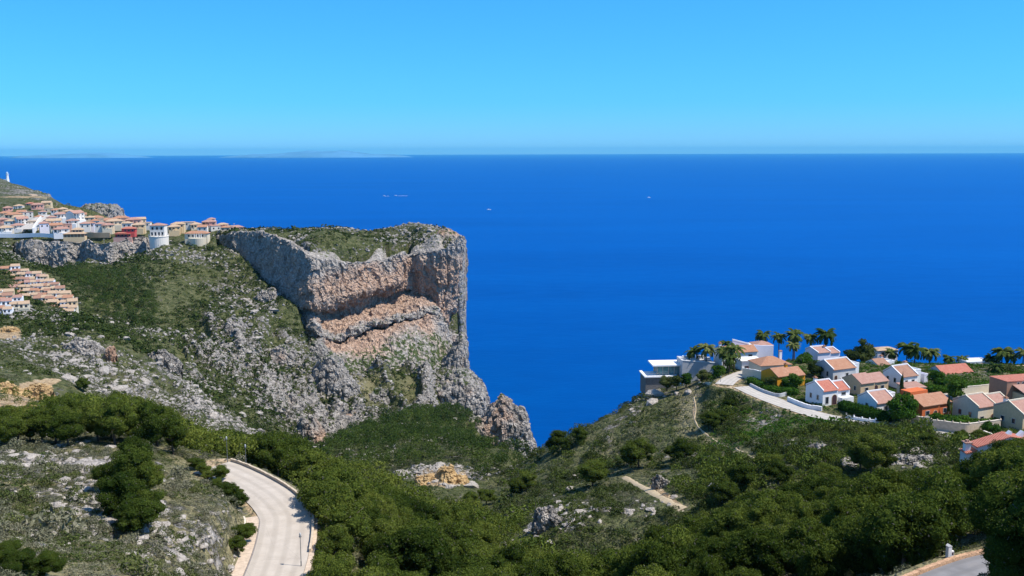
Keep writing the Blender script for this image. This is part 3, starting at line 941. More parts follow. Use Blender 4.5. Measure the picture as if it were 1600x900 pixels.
crag('sea_stack', [(706, 690), (716, 668), (728, 656), (745, 655), (760, 650), (768, 634), (776, 627), (788, 622), (798, 624), (806, 636), (816, 641), (822, 652), (828, 672), (833, 690), (840, 712), (843, 730)],
     [(706, 700), (760, 720), (790, 735), (840, 735)], 522, 17, 91, 240, 190, 0.42, 0.05, 2.4, 9.0)
for i_, (tp, bp, y0, dp, og, vg_, am) in enumerate([
    ([(340, 540), (350, 510), (358, 497), (366, 494), (374, 500), (384, 512), (392, 530), (398, 556)], [(340, 570), (398, 575)], 622, 12, .1, .2, 2.0),
    ([(415, 570), (425, 548), (440, 540), (455, 545), (463, 556), (468, 580)], [(415, 598), (468, 600)], 606, 9, .45, .15, 1.8),
    ([(478, 620), (488, 580), (500, 560), (515, 553), (530, 562), (545, 585), (560, 615), (575, 650)], [(478, 640), (530, 650), (580, 670)], 590, 13, .05, .2, 2.2),
    ([(425, 660), (432, 635), (445, 615), (458, 612), (470, 622), (480, 645), (487, 680)], [(425, 690), (487, 700)], 545, 10, .35, .15, 1.9),
    ([(500, 690), (515, 665), (540, 650), (565, 648), (590, 650), (612, 655), (622, 672)], [(500, 705), (560, 690), (622, 680)], 548, 9, .75, .1, 1.8),
    ([(636, 655), (655, 628), (676, 604), (698, 588), (718, 578), (735, 585), (748, 592), (756, 606), (762, 625), (766, 655)], [(636, 662), (730, 665), (766, 675)], 658, 24, .3, .18, 2.6),
    ([(620, 655), (624, 640), (632, 633), (642, 633), (650, 642), (652, 656)], [(620, 660), (652, 660)], 600, 6, .1, .2, 1.3),
    ([(660, 640), (668, 612), (680, 600), (692, 604), (698, 640)], [(660, 650), (700, 655)], 648, 8, .1, .25, 1.6),
    ([(668, 610), (684, 575), (700, 548), (714, 530), (723, 524), (728, 536), (728, 572), (742, 590), (752, 615)], [(668, 625), (752, 640)], 722, 20, .35, .22, 2.6),
    ([(300, 620), (308, 595), (318, 585), (330, 590), (338, 610), (345, 635)], [(300, 640), (345, 645)], 545, 9, .1, .25, 1.7),
    ([(390, 620), (400, 590), (412, 582), (424, 600), (430, 630)], [(390, 640), (430, 645)], 580, 8, .15, .3, 1.6),
    ([(130, 318), (134, 333)], [(130, 345), (134, 345)], 1900, 3, 0, 0, 1) if False else
    ([(676, 372), (688, 360), (700, 358), (712, 364), (721, 374), (728, 388), (726, 420), (721, 450)], [(676, 420), (721, 470)], 800, 24, .45, .15, 1.6),
    ([(300, 560), (312, 538), (326, 530), (340, 540), (350, 565)], [(300, 570), (350, 575)], 575, 9, .1, .25, 1.8),
    ([(455, 700), (462, 665), (475, 648), (490, 652), (500, 672), (508, 700)], [(455, 712), (508, 712)], 515, 9, .4, .15, 1.9),
    ([(392, 700), (402, 668), (415, 655), (428, 665), (438, 695)], [(392, 706), (438, 706)], 500, 8, .2, .2, 1.7),
    ([(350, 660), (360, 636), (374, 628), (386, 640), (394, 664)], [(350, 668), (394, 672)], 512, 8, .1, .2, 1.6),
    ([(268, 575), (280, 556), (296, 552), (306, 572)], [(268, 584), (306, 586)], 555, 8, .0, .3, 1.5),
    ([(570, 640), (582, 612), (596, 606), (610, 618), (618, 640)], [(570, 648), (618, 650)], 600, 8, .0, .3, 1.7),
    ([(470, 560), (482, 540), (496, 532), (508, 545), (514, 566)], [(470, 572), (514, 576)], 640, 9, .1, .25, 1.7),
    ([(395, 470), (410, 452), (428, 450), (442, 466), (450, 486)], [(395, 478), (450, 494)], 715, 7, .0, .2, 1.5),
    ([(230, 560), (240, 548), (256, 545), (268, 556), (284, 572)], [(230, 568), (284, 582)], 428, 5, .0, .1, 1.0),
    ([(262, 620), (276, 604), (292, 602), (312, 618), (330, 640)], [(262, 628), (330, 648)], 398, 5, .05, .1, 1.1),
    ([(340, 668), (352, 652), (370, 654), (388, 670), (400, 690)], [(340, 676), (400, 696)], 384, 4, .0, .1, 1.0),
    ([(126, 336), (134, 322), (150, 320), (168, 321), (180, 321), (186, 328), (190, 345)], [(120, 350), (195, 362)], 1850, 45, .35, .15, 5.0),
    ([(-60, 295), (-20, 288), (10, 291), (25, 293), (40, 297), (60, 301), (74, 305), (79, 318)], [(-60, 320), (80, 325)], 1530, 40, .3, .3, 4.0),
    ([(96, 560), (102, 540), (118, 528), (135, 526), (150, 533), (160, 545), (166, 560)], [(96, 570), (166, 570)], 405, 7, .12, .1, 1.2),
    ([(98, 590), (108, 572), (125, 565), (140, 575), (150, 592)], [(98, 596), (150, 598)], 372, 5, .05, .1, 1.0),
    ([(160, 560), (168, 542), (176, 541), (180, 556)], [(160, 566), (182, 566)], 398, 3.5, .8, .0, .6),
    ([(640, 765), (650, 745), (668, 742), (682, 740), (690, 730), (704, 728), (712, 742), (724, 745), (732, 760)], [(640, 775), (690, 790), (732, 775)], 304, 6, 1.0, .0, 1.1),
    ([(-20, 632), (-5, 606), (10, 598), (24, 602), (34, 610), (44, 618)], [(-20, 642), (44, 634)], 214, 3.0, 1.0, .0, .7),
    ([(30, 612), (46, 602), (62, 599), (76, 603), (82, 608)], [(30, 624), (82, 616)], 222, 2.5, 1.0, .0, .5),
    ([(0, 660), (20, 640), (45, 632), (70, 640), (92, 656)], [(0, 668), (92, 664)], 186, 2.2, 1.0, .1, .6),
    ([(-20, 530), (-5, 514), (8, 511), (22, 512), (30, 522)], [(-20, 540), (30, 532)], 430, 4, 1.0, .0, 1.0),
    ([(1218, 715), (1228, 700), (1244, 696), (1254, 700)], [(1218, 722), (1254, 722)], 218, 3, .0, .2, .7),
    ([(1252, 722), (1262, 700), (1278, 692), (1295, 696), (1312, 706), (1322, 728)], [(1252, 728), (1322, 734)], 212, 3.6, .15, .1, .8),
    ([(1380, 735), (1400, 718), (1425, 712), (1448, 716), (1470, 728)], [(1380, 742), (1470, 742)], 196, 2.6, .0, .1, .6),
    ([(832, 815), (842, 796), (862, 792), (872, 806), (888, 820)], [(832, 828), (888, 828)], 196, 2.2, .0, .05, .6),
    ([(1018, 746), (1032, 742), (1050, 756), (1070, 764), (1090, 778)], [(1018, 750), (1050, 768), (1092, 786)], 208, 1.2, .5, .2, .5)]):
    crag('rock_crag', tp, bp, y0, dp, 200 + i_ * 11, 130, 90, min(og, 1.0), vg_, am, max(2.6 * dp ** .5, 2.4), mat=M_TANR if og >= 1 else None)

# loose rock: one sheet of rubble and boulders
M_ROCK = mat_cliff('loose_rock', -0.15, 4.0, 0.25, 0.25)


def ico(sub):
    import bmesh
    bm = bmesh.new(); bmesh.ops.create_icosphere(bm, subdivisions=sub, radius=1.0)
    v = np.array([x.co[:] for x in bm.verts]); f = np.array([[q.index for q in g.verts] for g in bm.faces]); bm.free()
    return v, f


def merge(templates, inst, name, mat, smooth=False, extra=None, kind='stuff'):
    """templates: [(verts, faces, {attr: arr})]; inst: [(template index array, pos (n,3), scale (n,3), rot (n,), val (n,))]"""
    ti, pos, scl, rot, val = inst
    VV, FF, LC, AA = [], [], [], []
    off = 0
    for k_, (tv, tf, ta) in enumerate(templates):
        m = np.where(ti == k_)[0]
        if len(m) == 0: continue
        c, s_ = np.cos(rot[m])[:, None], np.sin(rot[m])[:, None]
        q_ = tv[None] * scl[m][:, None, :]
        x = q_[..., 0] * c - q_[..., 1] * s_ + pos[m][:, None, 0]
        y = q_[..., 0] * s_ + q_[..., 1] * c + pos[m][:, None, 1]
        z = q_[..., 2] + pos[m][:, None, 2]
        VV.append(np.stack([x, y, z], -1).reshape(-1, 3))
        f = (tf[None] + (np.arange(len(m)) * len(tv))[:, None, None]) + off
        FF.append(f.reshape(-1)); LC.append(np.full(len(m) * len(tf), tf.shape[1]))
        AA.append(np.where(ta[None] > .99, ta[None] + 0 * val[m][:, None], np.clip(ta[None] + val[m][:, None], 0, .94)).reshape(-1))
        off += len(m) * len(tv)
    me = np_mesh(name, np.concatenate(VV), np.concatenate(FF), np.concatenate(LC), mat, smooth, attrs={'leaf': np.concatenate(AA)})
    return tag(link(name, me), kind=kind)


rock_t = []
for i in range(8):
    v, f = ico(2 if i < 4 else 1)
    v = v * (1 + 0.35 * fbm(v[:, 0] * 1.3 + i * 9, v[:, 1] * 1.3, v[:, 2] * 1.3, 3, i)[:, None])
    for _ in range(5):
        d = RNG.normal(size=3); d /= np.linalg.norm(d)
        h = v @ d; v = v - np.clip(h - RNG.uniform(.45, .75), 0, 9)[:, None] * d
    rock_t.append((v, f, np.zeros(len(v))))


def scatter_grid(n, y0, y1, px0=-60, px1=1660):
    """random ground points, as dense per photo area near as far"""
    s = RNG.uniform(math.log(y0), math.log(y1), n); y = np.exp(s)
    t = RNG.uniform((px0 - 800) / 1500, (px1 - 800) / 1500, n)
    x = t * y
    z = ground(x, y)
    px, py = project(x, y, z)
    return x, y, z, px, py


x, y, z, px, py = scatter_grid(60000, 60, 900)
rk_ = sample_attr(ROCK, x, y)
cl_ = fbm(x / 9, y / 9, x * 0, 3, 77)
pr = np.clip((rk_ - 0.22) * 2.4 + cl_ * 0.7, 0, 1) * np.where(y > 480, 0.14, np.where(y > 280, 0.26, 0.55))
m = (RNG.random(len(x)) < pr) & (z > 2) & (sample_attr(ROADM, x, y) < 0.3)
x, y, z = x[m], y[m], z[m]; n = len(x)
sz = np.exp(RNG.normal(0, 0.5, n)) * np.where(y > 420, 0.0026, 0.0032) * y
sz = np.clip(sz, 0.2, 3.2)
scl = np.stack([sz * RNG.uniform(.8, 1.6, n), sz * RNG.uniform(.8, 1.3, n), sz * RNG.uniform(.45, .9, n)], -1)
ti = np.where(y < 260, RNG.integers(0, 4, n), RNG.integers(4, 8, n))
ro = merge(rock_t, (ti, np.stack([x, y, z + sz * .05], -1), scl, RNG.uniform(0, 6.28, n), np.zeros(n)), 'loose_rocks', M_ROCK)
print('rocks', n)
for nm in ('orange', 'veg'):
    ro.data.attributes.new(nm, 'FLOAT', 'POINT')

x, y, z, px, py = scatter_grid(60000, 300, 900, -60, 860)
cl_ = fbm(x / 30, y / 30, x * 0, 4, 79)
m = (RNG.random(len(x)) < np.clip(0.08 + cl_ * 1.0 + (sample_attr(ROCK, x, y) - .2) * 2.0, 0, .8)) & (z > 4) & ~((px < 330) & (y > 830)) & (sample_attr(ROADM, x, y) < .3)
x, y, z = x[m], y[m], z[m]; n = len(x)
sz = np.clip(np.exp(RNG.normal(0, 0.45, n)) * 0.0013 * y, 0.25, 1.9)
merge(rock_t[4:], (RNG.integers(0, 4, n), np.stack([x, y, z + sz * .1], -1), np.stack([sz * 1.2, sz, sz * .9], -1), RNG.uniform(0, 6.28, n), np.zeros(n)), 'loose_rocks', mat_cliff('far_loose_rock', -0.1, 2.5, 0.3))

# ------------------------------------------------------------------ vegetation
M_PINE = mat_leaf('pine_foliage', (0.024, 0.042, 0.008), (0.076, 0.106, 0.019), (0.170, 0.195, 0.038), 0.28)
M_PINEF = mat_leaf('far_pine_foliage', (0.016, 0.034, 0.010), (0.048, 0.080, 0.019), (0.115, 0.150, 0.036), 0.2)
M_SCRUB = mat_leaf('scrub_foliage', (0.024, 0.042, 0.012), (0.074, 0.096, 0.028), (0.17, 0.18, 0.066), 0.2)
M_GREY = mat_leaf('grey_scrub_foliage', (0.060, 0.068, 0.038), (0.140, 0.145, 0.085), (0.26, 0.24, 0.165), 0.12)
M_LUSH = mat_leaf('garden_foliage', (0.018, 0.050, 0.008), (0.050, 0.115, 0.016), (0.12, 0.19, 0.03), 0.25)
M_SCRUBG = mat_leaf('tall_scrub_foliage', (0.020, 0.040, 0.009), (0.065, 0.098, 0.020), (0.15, 0.185, 0.038), 0.25)
M_BARK = mat_plain('bark', (0.13, 0.10, 0.08), 0.95, 0.1, 0.3, 4.0)


def tufts(cen, nrm, size, rng, tilt=0.9):
    """one four-cornered leaf clump per point, facing roughly outwards"""
    n = len(cen)
    d = nrm + rng.normal(0, tilt, (n, 3)); d /= np.linalg.norm(d, axis=1, keepdims=True)
    a = np.cross(d, rng.normal(size=(n, 3))); a /= np.linalg.norm(a, axis=1, keepdims=True)
    b = np.cross(d, a)
    s1 = (size * rng.uniform(.6, 1.3, n))[:, None]; s2 = (size * rng.uniform(.24, .6, n))[:, None]
    v = np.stack([cen - a * s1, cen - b * s2 + d * s1 * .2, cen + a * s1, cen + b * s2 - d * s1 * .1], 1)
    return v.reshape(-1, 3), np.arange(4 * n).reshape(n, 4)


def blobtree(seed, nlobe, nleaf, leaf, flat=0.8, spread=0.62, lr=(0.26, 0.44), core=True, dome=False, sub=1):
    """crown of unit radius centred on the origin (dome: standing on it)"""
    rng = np.random.default_rng(seed)
    L = []
    for i in range(nlobe):
        d = rng.normal(size=3); d /= np.linalg.norm(d)
        r = rng.random() ** 0.45 * spread
        c = d * r * np.array([1, 1, flat])
        if dome: c[2] = abs(c[2]) * 0.9 + 0.08
        L.append((c, rng.uniform(*lr)))
    V, Fq, A = [], [], []
    off = 0
    per = np.array([l[1] ** 2 for l in L]); per = (per / per.sum() * nleaf).astype(int) + 1
    for (c, r), k_ in zip(L, per):
        d = rng.normal(size=(k_, 3)); d /= np.linalg.norm(d, axis=1, keepdims=True)
        d[:, 2] = np.where(rng.random(k_) < .7, np.abs(d[:, 2]), d[:, 2])
        rr = r * rng.uniform(0.8, 1.12, k_)
        p_ = c + d * rr[:, None] * np.array([1, 1, .85])
        # keep only what lies outside the other lobes
        ok = np.ones(k_, bool)
        for c2, r2 in L:
            if r2 == r: continue
            ok &= np.linalg.norm((p_ - c2) / np.array([1, 1, .85]), axis=1) > r2 * 0.72
        if dome: ok &= p_[:, 2] > 0
        p_, d = p_[ok], d[ok]
        if len(p_) == 0: continue
        v, f = tufts(p_, d, leaf, rng)
        V.append(v); Fq.append(f + off); off += len(v)
        A.append(np.repeat(np.where(rng.random(len(p_)) < .025, 1.0, np.clip(rng.uniform(0.15, 0.85, len(p_)) * .7 + rng.uniform(0, .3), 0, .93)), 4))
    if core:
        iv, if_ = ico(sub)
        for c, r in L:
            v = iv * r * 0.80 * np.array([1, 1, .85]) * (1 + 0.25 * rng.normal(size=(len(iv), 1)) * .5) + c
            V.append(v); f = np.concatenate([if_, if_[:, 2:3]], 1)
            Fq.append(f + off); off += len(v); A.append(np.full(len(v), 0.15))
    return np.concatenate(V), np.concatenate(Fq), np.concatenate(A)


def leafmesh(name, T, mat):
    V, Fq, A = T
    tri = Fq[:, 2] == Fq[:, 3]
    lc = np.where(tri, 3, 4)
    flat = np.concatenate([Fq[i, :lc[i]] for i in range(len(Fq))])
    return np_mesh(name, V, flat, lc, mat, False, attrs={'leaf': A})


def pinetrunk(seed):
    rng = random.Random(seed); b = MB()
    # unit tree: height 1 crown centre at .64
    lx, ly = rng.uniform(-.05, .05), rng.uniform(-.05, .05)
    b.tube([(0, 0, -.08), (lx * .4, ly * .4, .2), (lx, ly, .45), (lx * 1.4, ly * 1.4, .7)], [.028, .022, .017, .008], 7)
    for k_ in range(5):
        a = rng.uniform(0, 6.28); h = rng.uniform(.3, .6); r = rng.uniform(.2, .34)
        b.tube([(lx * h, ly * h, h), (lx * h + math.cos(a) * r * .5, ly * h + math.sin(a) * r * .5, h + .08), (lx * h + math.cos(a) * r, ly * h + math.sin(a) * r, h + .18)], [.011, .007, .003], 5)
    return b.data('trunk', M_BARK, True)


PINE_T = []
for i in range(7):
    V_, F_, A_ = blobtree(500 + i, 36 + i, 12000, 0.034, 0.78 + 0.06 * (i % 3), 0.72, (0.17, 0.35))
    V_ = V_ * np.array([.5, .5, .52]) + np.array([0, 0, .56])   # crown inside a tree of height 1, radius about .5
    PINE_T.append((leafmesh('pine_crown', (V_, F_, A_), M_PINE), pinetrunk(40 + i)))
CLOSE_T = []
for i in range(2):
    V_, F_, A_ = blobtree(560 + i, 40, 34000, 0.019, 0.8, 0.72, (0.17, 0.34), sub=2)
    CLOSE_T.append((leafmesh('pine_crown', (V_ * np.array([.5, .5, .52]) + np.array([0, 0, .56]), F_, A_), M_PINE), pinetrunk(60 + i)))
FAR_T = []
for i in range(6):
    V_, F_, A_ = blobtree(700 + i, 14, 750, 0.075, 0.8, 0.62, (0.24, 0.42), sub=1)
    FAR_T.append((V_ * .5 + np.array([0, 0, .5]), F_, A_))


def inpoly(px, py, poly):
    poly = np.array(poly, float); r = np.zeros(len(px), bool); j = len(poly) - 1
    for i in range(len(poly)):
        xi, yi = poly[i]; xj, yj = poly[j]
        r ^= ((yi > py) != (yj > py)) & (px < (xj - xi) * (py - yi) / (yj - yi + 1e-12) + xi)
        j = i
    return r


# forest areas as (photo column, distance) outlines
FOREST_A = [(506, 95), (512, 118), (504, 140), (470, 158), (430, 166), (390, 160), (340, 152), (300, 147), (230, 142), (180, 142), (110, 147), (60, 160), (-60, 172), (-60, 236), (60, 240), (120, 244), (260, 238), (400, 250), (520, 256),
            (620, 264), (650, 276), (740, 262), (800, 232), (826, 184), (880, 166), (980, 172), (1060, 166), (1120, 168), (1200, 182), (1300, 184), (1345, 172), (1440, 170), (1480, 146), (1500, 136), (1720, 134), (1720, 94), (1600, 93), (1520, 92), (1440, 88), (1400, 84), (1360, 92), (900, 92)]
FOREST_B = [(520, 440), (530, 500), (560, 520), (620, 548), (700, 556), (740, 545), (752, 500), (730, 470), (770, 440), (835, 392), (812, 330), (770, 312), (745, 318), (740, 345), (640, 340), (560, 345), (500, 370)]
FOREST_C = [(100, 740), (235, 720), (245, 600), (190, 580), (130, 600), (105, 650)]


def fill(poly, sp, seed, ymax):
    rng = np.random.default_rng(seed)
    p = np.array(poly, float)
    y0, y1 = p[:, 1].min(), p[:, 1].max()
    xs = (p[:, 0] - 800) / 1500 * p[:, 1]
    n = int((xs.max() - xs.min() + 40) * (y1 - y0) / sp ** 2 * 9)
    x = rng.uniform(xs.min() - 20, xs.max() + 20, n); y = rng.uniform(y0, y1, n)
    z = ground(x, y); px, py = project(x, y, z)
    m = inpoly(px, y, poly) & (sample_attr(ROADM, x, y) < 0.05)
    x, y, z = x[m], y[m], z[m]
    out = []
    cell = {}
    for i in range(len(x)):
        g = (int(x[i] // sp), int(y[i] // sp))
        if any((x[i] - a) ** 2 + (y[i] - b) ** 2 < sp * sp for dx in (-1, 0, 1) for dy in (-1, 0, 1) for a, b in cell.get((g[0] + dx, g[1] + dy), [])):
            continue
        cell.setdefault(g, []).append((x[i], y[i])); out.append((x[i], y[i], z[i]))
    return out


TREES = []   # x, y, z, height, crown diameter factor, area
rr_ = random.Random(3)
for poly, sp, h0, h1, nm in ((FOREST_A, 4.5, 5.2, 9.6, 'A'), (FOREST_B, 6.0, 6.5, 9.5, 'B'), (FOREST_C, 6.5, 6, 10, 'C')):
    for (x, y, z) in fill(poly, sp, 5, 0):
        TREES.append([x, y, z, rr_.uniform(h0, h1), rr_.uniform(.78, 1.15), nm])
# single pines that stand out: photo px, py of the foot, distance guess start, height, width factor
SOLO = [(192, 812, 60, 5.6, 1.1), (232, 826, 60, 4.6, 1.1), (206, 784, 60, 7.4, 0.9), (172, 772, 60, 4.4, 1.0), (236, 782, 60, 5.2, 0.95), (214, 760, 60, 6.6, 0.8), (205, 835, 60, 3.0, 1.3), (180, 812, 60, 3.0, 1.3), (355, 780, 60, 3.0, 1.3), (372, 795, 60, 2.6, 1.3), (380, 850, 60, 3.0, 1.2), (372, 868, 60, 2.6, 1.1), (345, 752, 60, 2.6, 1.3), (340, 768, 60, 2.2, 1.3), (318, 742, 60, 2.0, 1.4), (306, 734, 60, 2.2, 1.4), (326, 752, 60, 1.8, 1.3), (388, 836, 60, 1.8, 1.3), (366, 780, 60, 2.2, 1.3),
        (822, 768, 200, 7.0, 1.1), (808, 775, 200, 5.5, 1.2), (925, 762, 200, 7.6, 1.35), (998, 732, 200, 8.5, 1.2), (985, 728, 200, 6.0, 1.2), (1066, 726, 200, 7.2, 1.15), (1052, 720, 200, 5.0, 1.2), (873, 702, 280, 6.6, 1.1), (884, 706, 280, 5.0, 1.2), (906, 692, 280, 5.6, 1.2), (862, 706, 280, 4.6, 1.2),
        (1110, 672, 230, 5.4, 1.3), (1125, 664, 230, 4.6, 1.3), (1140, 640, 250, 4.2, 1.3), (1155, 770, 150, 7.5, 1.1), (1130, 790, 150, 6.0, 1.1), (1360, 742, 170, 9.8, 1.05), (1345, 736, 170, 7.0, 1.1), (1378, 738, 170, 6.5, 1.1), (1450, 700, 200, 4.0, 1.4), (1500, 690, 200, 3.4, 1.4), (1530, 690, 200, 3.2, 1.4),
        (130, 612, 240, 4.5, 1.2), (120, 640, 200, 5.0, 1.1), (210, 690, 120, 4.0, 1.3), (30, 900, 50, 2.6, 1.4), (70, 905, 50, 2.4, 1.4), (5, 890, 50, 2.5, 1.3), (220, 835, 60, 4.0, 1.4), (1190, 735, 180, 4.5, 1.2), (1210, 742, 180, 4.8, 1.2), (1215, 760, 150, 6.0, 1.1), (1290, 770, 150, 6.5, 1.1),
        (760, 790, 200, 6.0, 1.2), (735, 800, 200, 6.5, 1.2), (1615, 975, 50, 7.0, 1.1), (1655, 930, 50, 8.6, 1.2), (1575, 1000, 50, 4.0, 1.3), (1590, 905, 60, 6.5, 1.2), (1640, 890, 60, 8.5, 1.2), (1605, 770, 90, 8.0, 1.0), (1572, 790, 90, 7.4, 1.0), (1548, 800, 90, 7.6, 1.0),
        (8, 697, 100, 5.0, 1.2), (28, 694, 100, 5.6, 1.2), (48, 690, 100, 5.2, 1.2), (66, 692, 100, 6.0, 1.1), (88, 694, 100, 6.6, 1.1), (-8, 690, 100, 5.4, 1.2), (18, 684, 100, 5.6, 1.1), (108, 698, 100, 5.5, 1.2), (1245, 905, 80, 6.0, 1.2), (1215, 890, 90, 6.0, 1.2), (1100, 905, 80, 6.0, 1.2)]
for (px_, py_, ym, h, wf) in SOLO:
    p_ = hit(px_, py_, ym)
    if p_: TREES.append([p_[0], p_[1], p_[2], h, wf, 'S'])
CEIL = ([-100, 0, 60, 100, 150, 200, 250, 300, 380, 430, 520, 600, 680, 760, 850, 950, 1060, 1130, 1200, 1250, 1340, 1400, 1480, 1533, 1545, 1570, 1700], [640, 636, 622, 608, 606, 612, 632, 650, 672, 664, 700, 716, 762, 784, 840, 860, 790, 790, 752, 738, 738, 728, 722, 722, 700, 688, 685])
for t_ in TREES:
    if t_[5] == 'A':
        u_, v_ = project(t_[0], t_[1], t_[2] + 1)
        if u_ < 470: t_[3] *= 1.22
        lim = P(u_, float(np.interp(u_, *CEIL)), t_[1])[2] - t_[2]
        t_[3] = max(min(t_[3], lim + rr_.uniform(-.8, .4)), 2.6)
for t_ in TREES:
    t_.append(t_[3] / t_[1] * (6 if t_[5] == 'S' else 1))
TREES.sort(key=lambda a: -a[-1])
print('trees', len(TREES), [sum(1 for a in TREES if a[5] == k_) for k_ in 'ABCS'])
NEAR = [t_ for t_ in TREES if t_[5] in 'AS'][:285]
ids = set(map(id, NEAR)); REST = [t_ for t_ in TREES if id(t_) not in ids]


def where(px, py, y):
    w = []
    if y < 100: w.append('close to the viewer')
    if px < 300: return 'in the pine belt at the left'
    return ''


for i, (x, y, z, h, wf, nm, _) in enumerate(NEAR):
    cm, tm = CLOSE_T[i % 2] if y < 82 else PINE_T[i % 7]
    r = thing('pine_tree', 'green rounded pine', 'tree', (x, y, z - 0.15), rr_.uniform(0, 6.28), 'pine trees of the wooded slopes')
    px_, py_ = project(x, y, z + h * .6)
    r['_pxy'] = (float(px_), float(py_))
    r.scale = (h * wf, h * wf, h)
    c = link('crown', cm, r); t2 = link('trunk', tm, r)
NEARO = [o for o in COL.objects if o.name.startswith('pine_tree')]
for sel_, nm_, mt_ in (([t_ for t_ in REST if t_[5] in 'AS'], 'pine_wood', M_PINE), ([t_ for t_ in REST if t_[5] not in 'AS'], 'pine_woodland', M_PINEF)):
    if not sel_: continue
    a = np.array([[t_[0], t_[1], t_[2], t_[3], t_[4]] for t_ in sel_])
    n = len(a)
    merge(FAR_T, (RNG.integers(0, 6, n), a[:, :3], np.stack([a[:, 3] * a[:, 4], a[:, 3] * a[:, 4], a[:, 3]], -1), RNG.uniform(0, 6.28, n), RNG.normal(0, .2, n)), nm_, mt_)

TRK = []
for tp_ in ([(975, 746), (988, 753), (1005, 762), (1022, 772), (1042, 783), (1068, 797)], [(1084, 622), (1087, 640), (1085, 655), (1090, 668), (1110, 685), (1140, 700), (1175, 715), (1205, 722), (1238, 738)]):
    TRK.append(catmull([hit(a, b, 120) for a, b in tp_], 8))
TRK = np.concatenate(TRK)


# scrub
def shrubs(name, n, y0, y1, dens, sizef, T, mat, seedv=0.12):
    x, y, z, px, py = scatter_grid(n, y0, y1)
    rk_ = sample_attr(ROCK, x, y); so = sample_attr(SOIL, x, y); rd = sample_attr(ROADM, x, y); dr = sample_attr(DRY, x, y)
    pr = dens(x, y, z, px, py, rk_, dr)
    m = (RNG.random(n) < pr) & (so < 0.45) & (rd < 0.1) & (z > 4)
    x, y, z, px, py = x[m], y[m], z[m], px[m], py[m]
    if y0 < 345 and len(x):
        dm = np.min((x[:, None] - TRK[None, :, 0]) ** 2 + (y[:, None] - TRK[None, :, 1]) ** 2, axis=1) > np.where(x * 0 + y < 205, 3.2, 2.2) ** 2
        x, y, z, px, py = x[dm], y[dm], z[dm], px[dm], py[dm]
    k_ = len(x)
    sz = sizef(x, y) * np.exp(RNG.normal(0, .35, k_))
    hz0, hz1 = (.95, 1.5) if T is SH_B else (.6, 1.0)
    scl = np.stack([sz * RNG.uniform(.85, 1.25, k_), sz * RNG.uniform(.85, 1.25, k_), sz * RNG.uniform(hz0, hz1, k_)], -1)
    print(name, k_)
    return merge(T, (RNG.integers(0, len(T), k_), np.stack([x, y, z - sz * .1], -1), scl, RNG.uniform(0, 6.28, k_), RNG.normal(0, seedv, k_)), name, mat)


SH_N = [blobtree(900 + i, 7, 150, .12, .7, .55, (.3, .5), dome=True) for i in range(5)]
SH_M = [blobtree(920 + i, 5, 55, .2, .7, .5, (.35, .55), dome=True) for i in range(5)]
SH_F = [blobtree(940 + i, 3, 20, .3, .7, .45, (.4, .6), dome=True) for i in range(5)]
SH_B = [blobtree(960 + i, 9, 420, .085, .95, .6, (.26, .46), dome=True) for i in range(6)]
village = lambda px, y: (px > 1165) & (y > 236) & (y < 345)
town = lambda px, py, y: (y > 820) & (px < 335)
cov = lambda x, y, s, sd: fbm(x / s, y / s, x * 0, 4, sd)
shrubs('green_scrub', 14000, 60, 175, lambda x, y, z, px, py, r, d: np.clip(0.42 + cov(x, y, 8, 3) * 1.1 - r * 0.45, 0, 1), lambda x, y: 0.62 + 0 * x, SH_N, M_SCRUB)
shrubs('grey_scrub', 26000, 60, 175, lambda x, y, z, px, py, r, d: np.clip(0.58 + cov(x, y, 7, 13) * 1.2 - r * 0.25, 0, 1), lambda x, y: 0.52 + 0 * x, SH_N, M_GREY)
shrubs('soft_bushes', 7000, 60, 165, lambda x, y, z, px, py, r, d: np.clip(0.34 + cov(x, y, 9, 33) * 1.5 - r * .3, 0, 1), lambda x, y: 0.85 + 0 * x, SH_B, M_GREY)
shrubs('soft_bushes', 4200, 60, 165, lambda x, y, z, px, py, r, d: np.clip(0.30 + cov(x, y, 10, 43) * 1.5 - r * .3, 0, 1), lambda x, y: 0.85 + 0 * x, SH_B, M_SCRUB)
shrubs('hill_bushes', 9000, 170, 345, lambda x, y, z, px, py, r, d: np.clip(0.30 + cov(x, y, 20, 53) * 1.7 + 0.35 * ((px > 1090) & (y > 200)) - d * .5, 0, 1) * ~village(px, y) * (px > 780), lambda x, y: 1.55 + 0 * x, SH_B, M_SCRUB)
shrubs('hill_bushes', 2600, 170, 345, lambda x, y, z, px, py, r, d: np.clip(0.30 + cov(x, y, 18, 63) * 1.6 - d * .2, 0, 1) * ~village(px, y) * (px > 780), lambda x, y: 1.0 + 0 * x, SH_B, M_GREY)
shrubs('green_scrub', 24000, 175, 420, lambda x, y, z, px, py, r, d: np.clip(0.66 + cov(x, y, 14, 4) * 1.3 - r * 0.6 - d * 0.4, 0, 1) * ~village(px, y), lambda x, y: 0.65 + 0.0018 * y, SH_M, M_SCRUB)
shrubs('grey_scrub', 20000, 175, 420, lambda x, y, z, px, py, r, d: np.clip(0.30 + cov(x, y, 12, 14) * 1.1 - r * 0.3, 0, 1) * ~village(px, y), lambda x, y: 0.5 + 0.0014 * y, SH_M, M_GREY)
shrubs('tall_scrub', 6500, 175, 345, lambda x, y, z, px, py, r, d: np.clip(0.32 + cov(x, y, 22, 24) * 1.3 + 0.55 * ((px > 1090) & (y > 200)) - r * 0.7 - d * 0.4, 0, 1) * ~village(px, y) * (px > 780), lambda x, y: 1.9 + 0 * x, SH_B, M_SCRUBG)
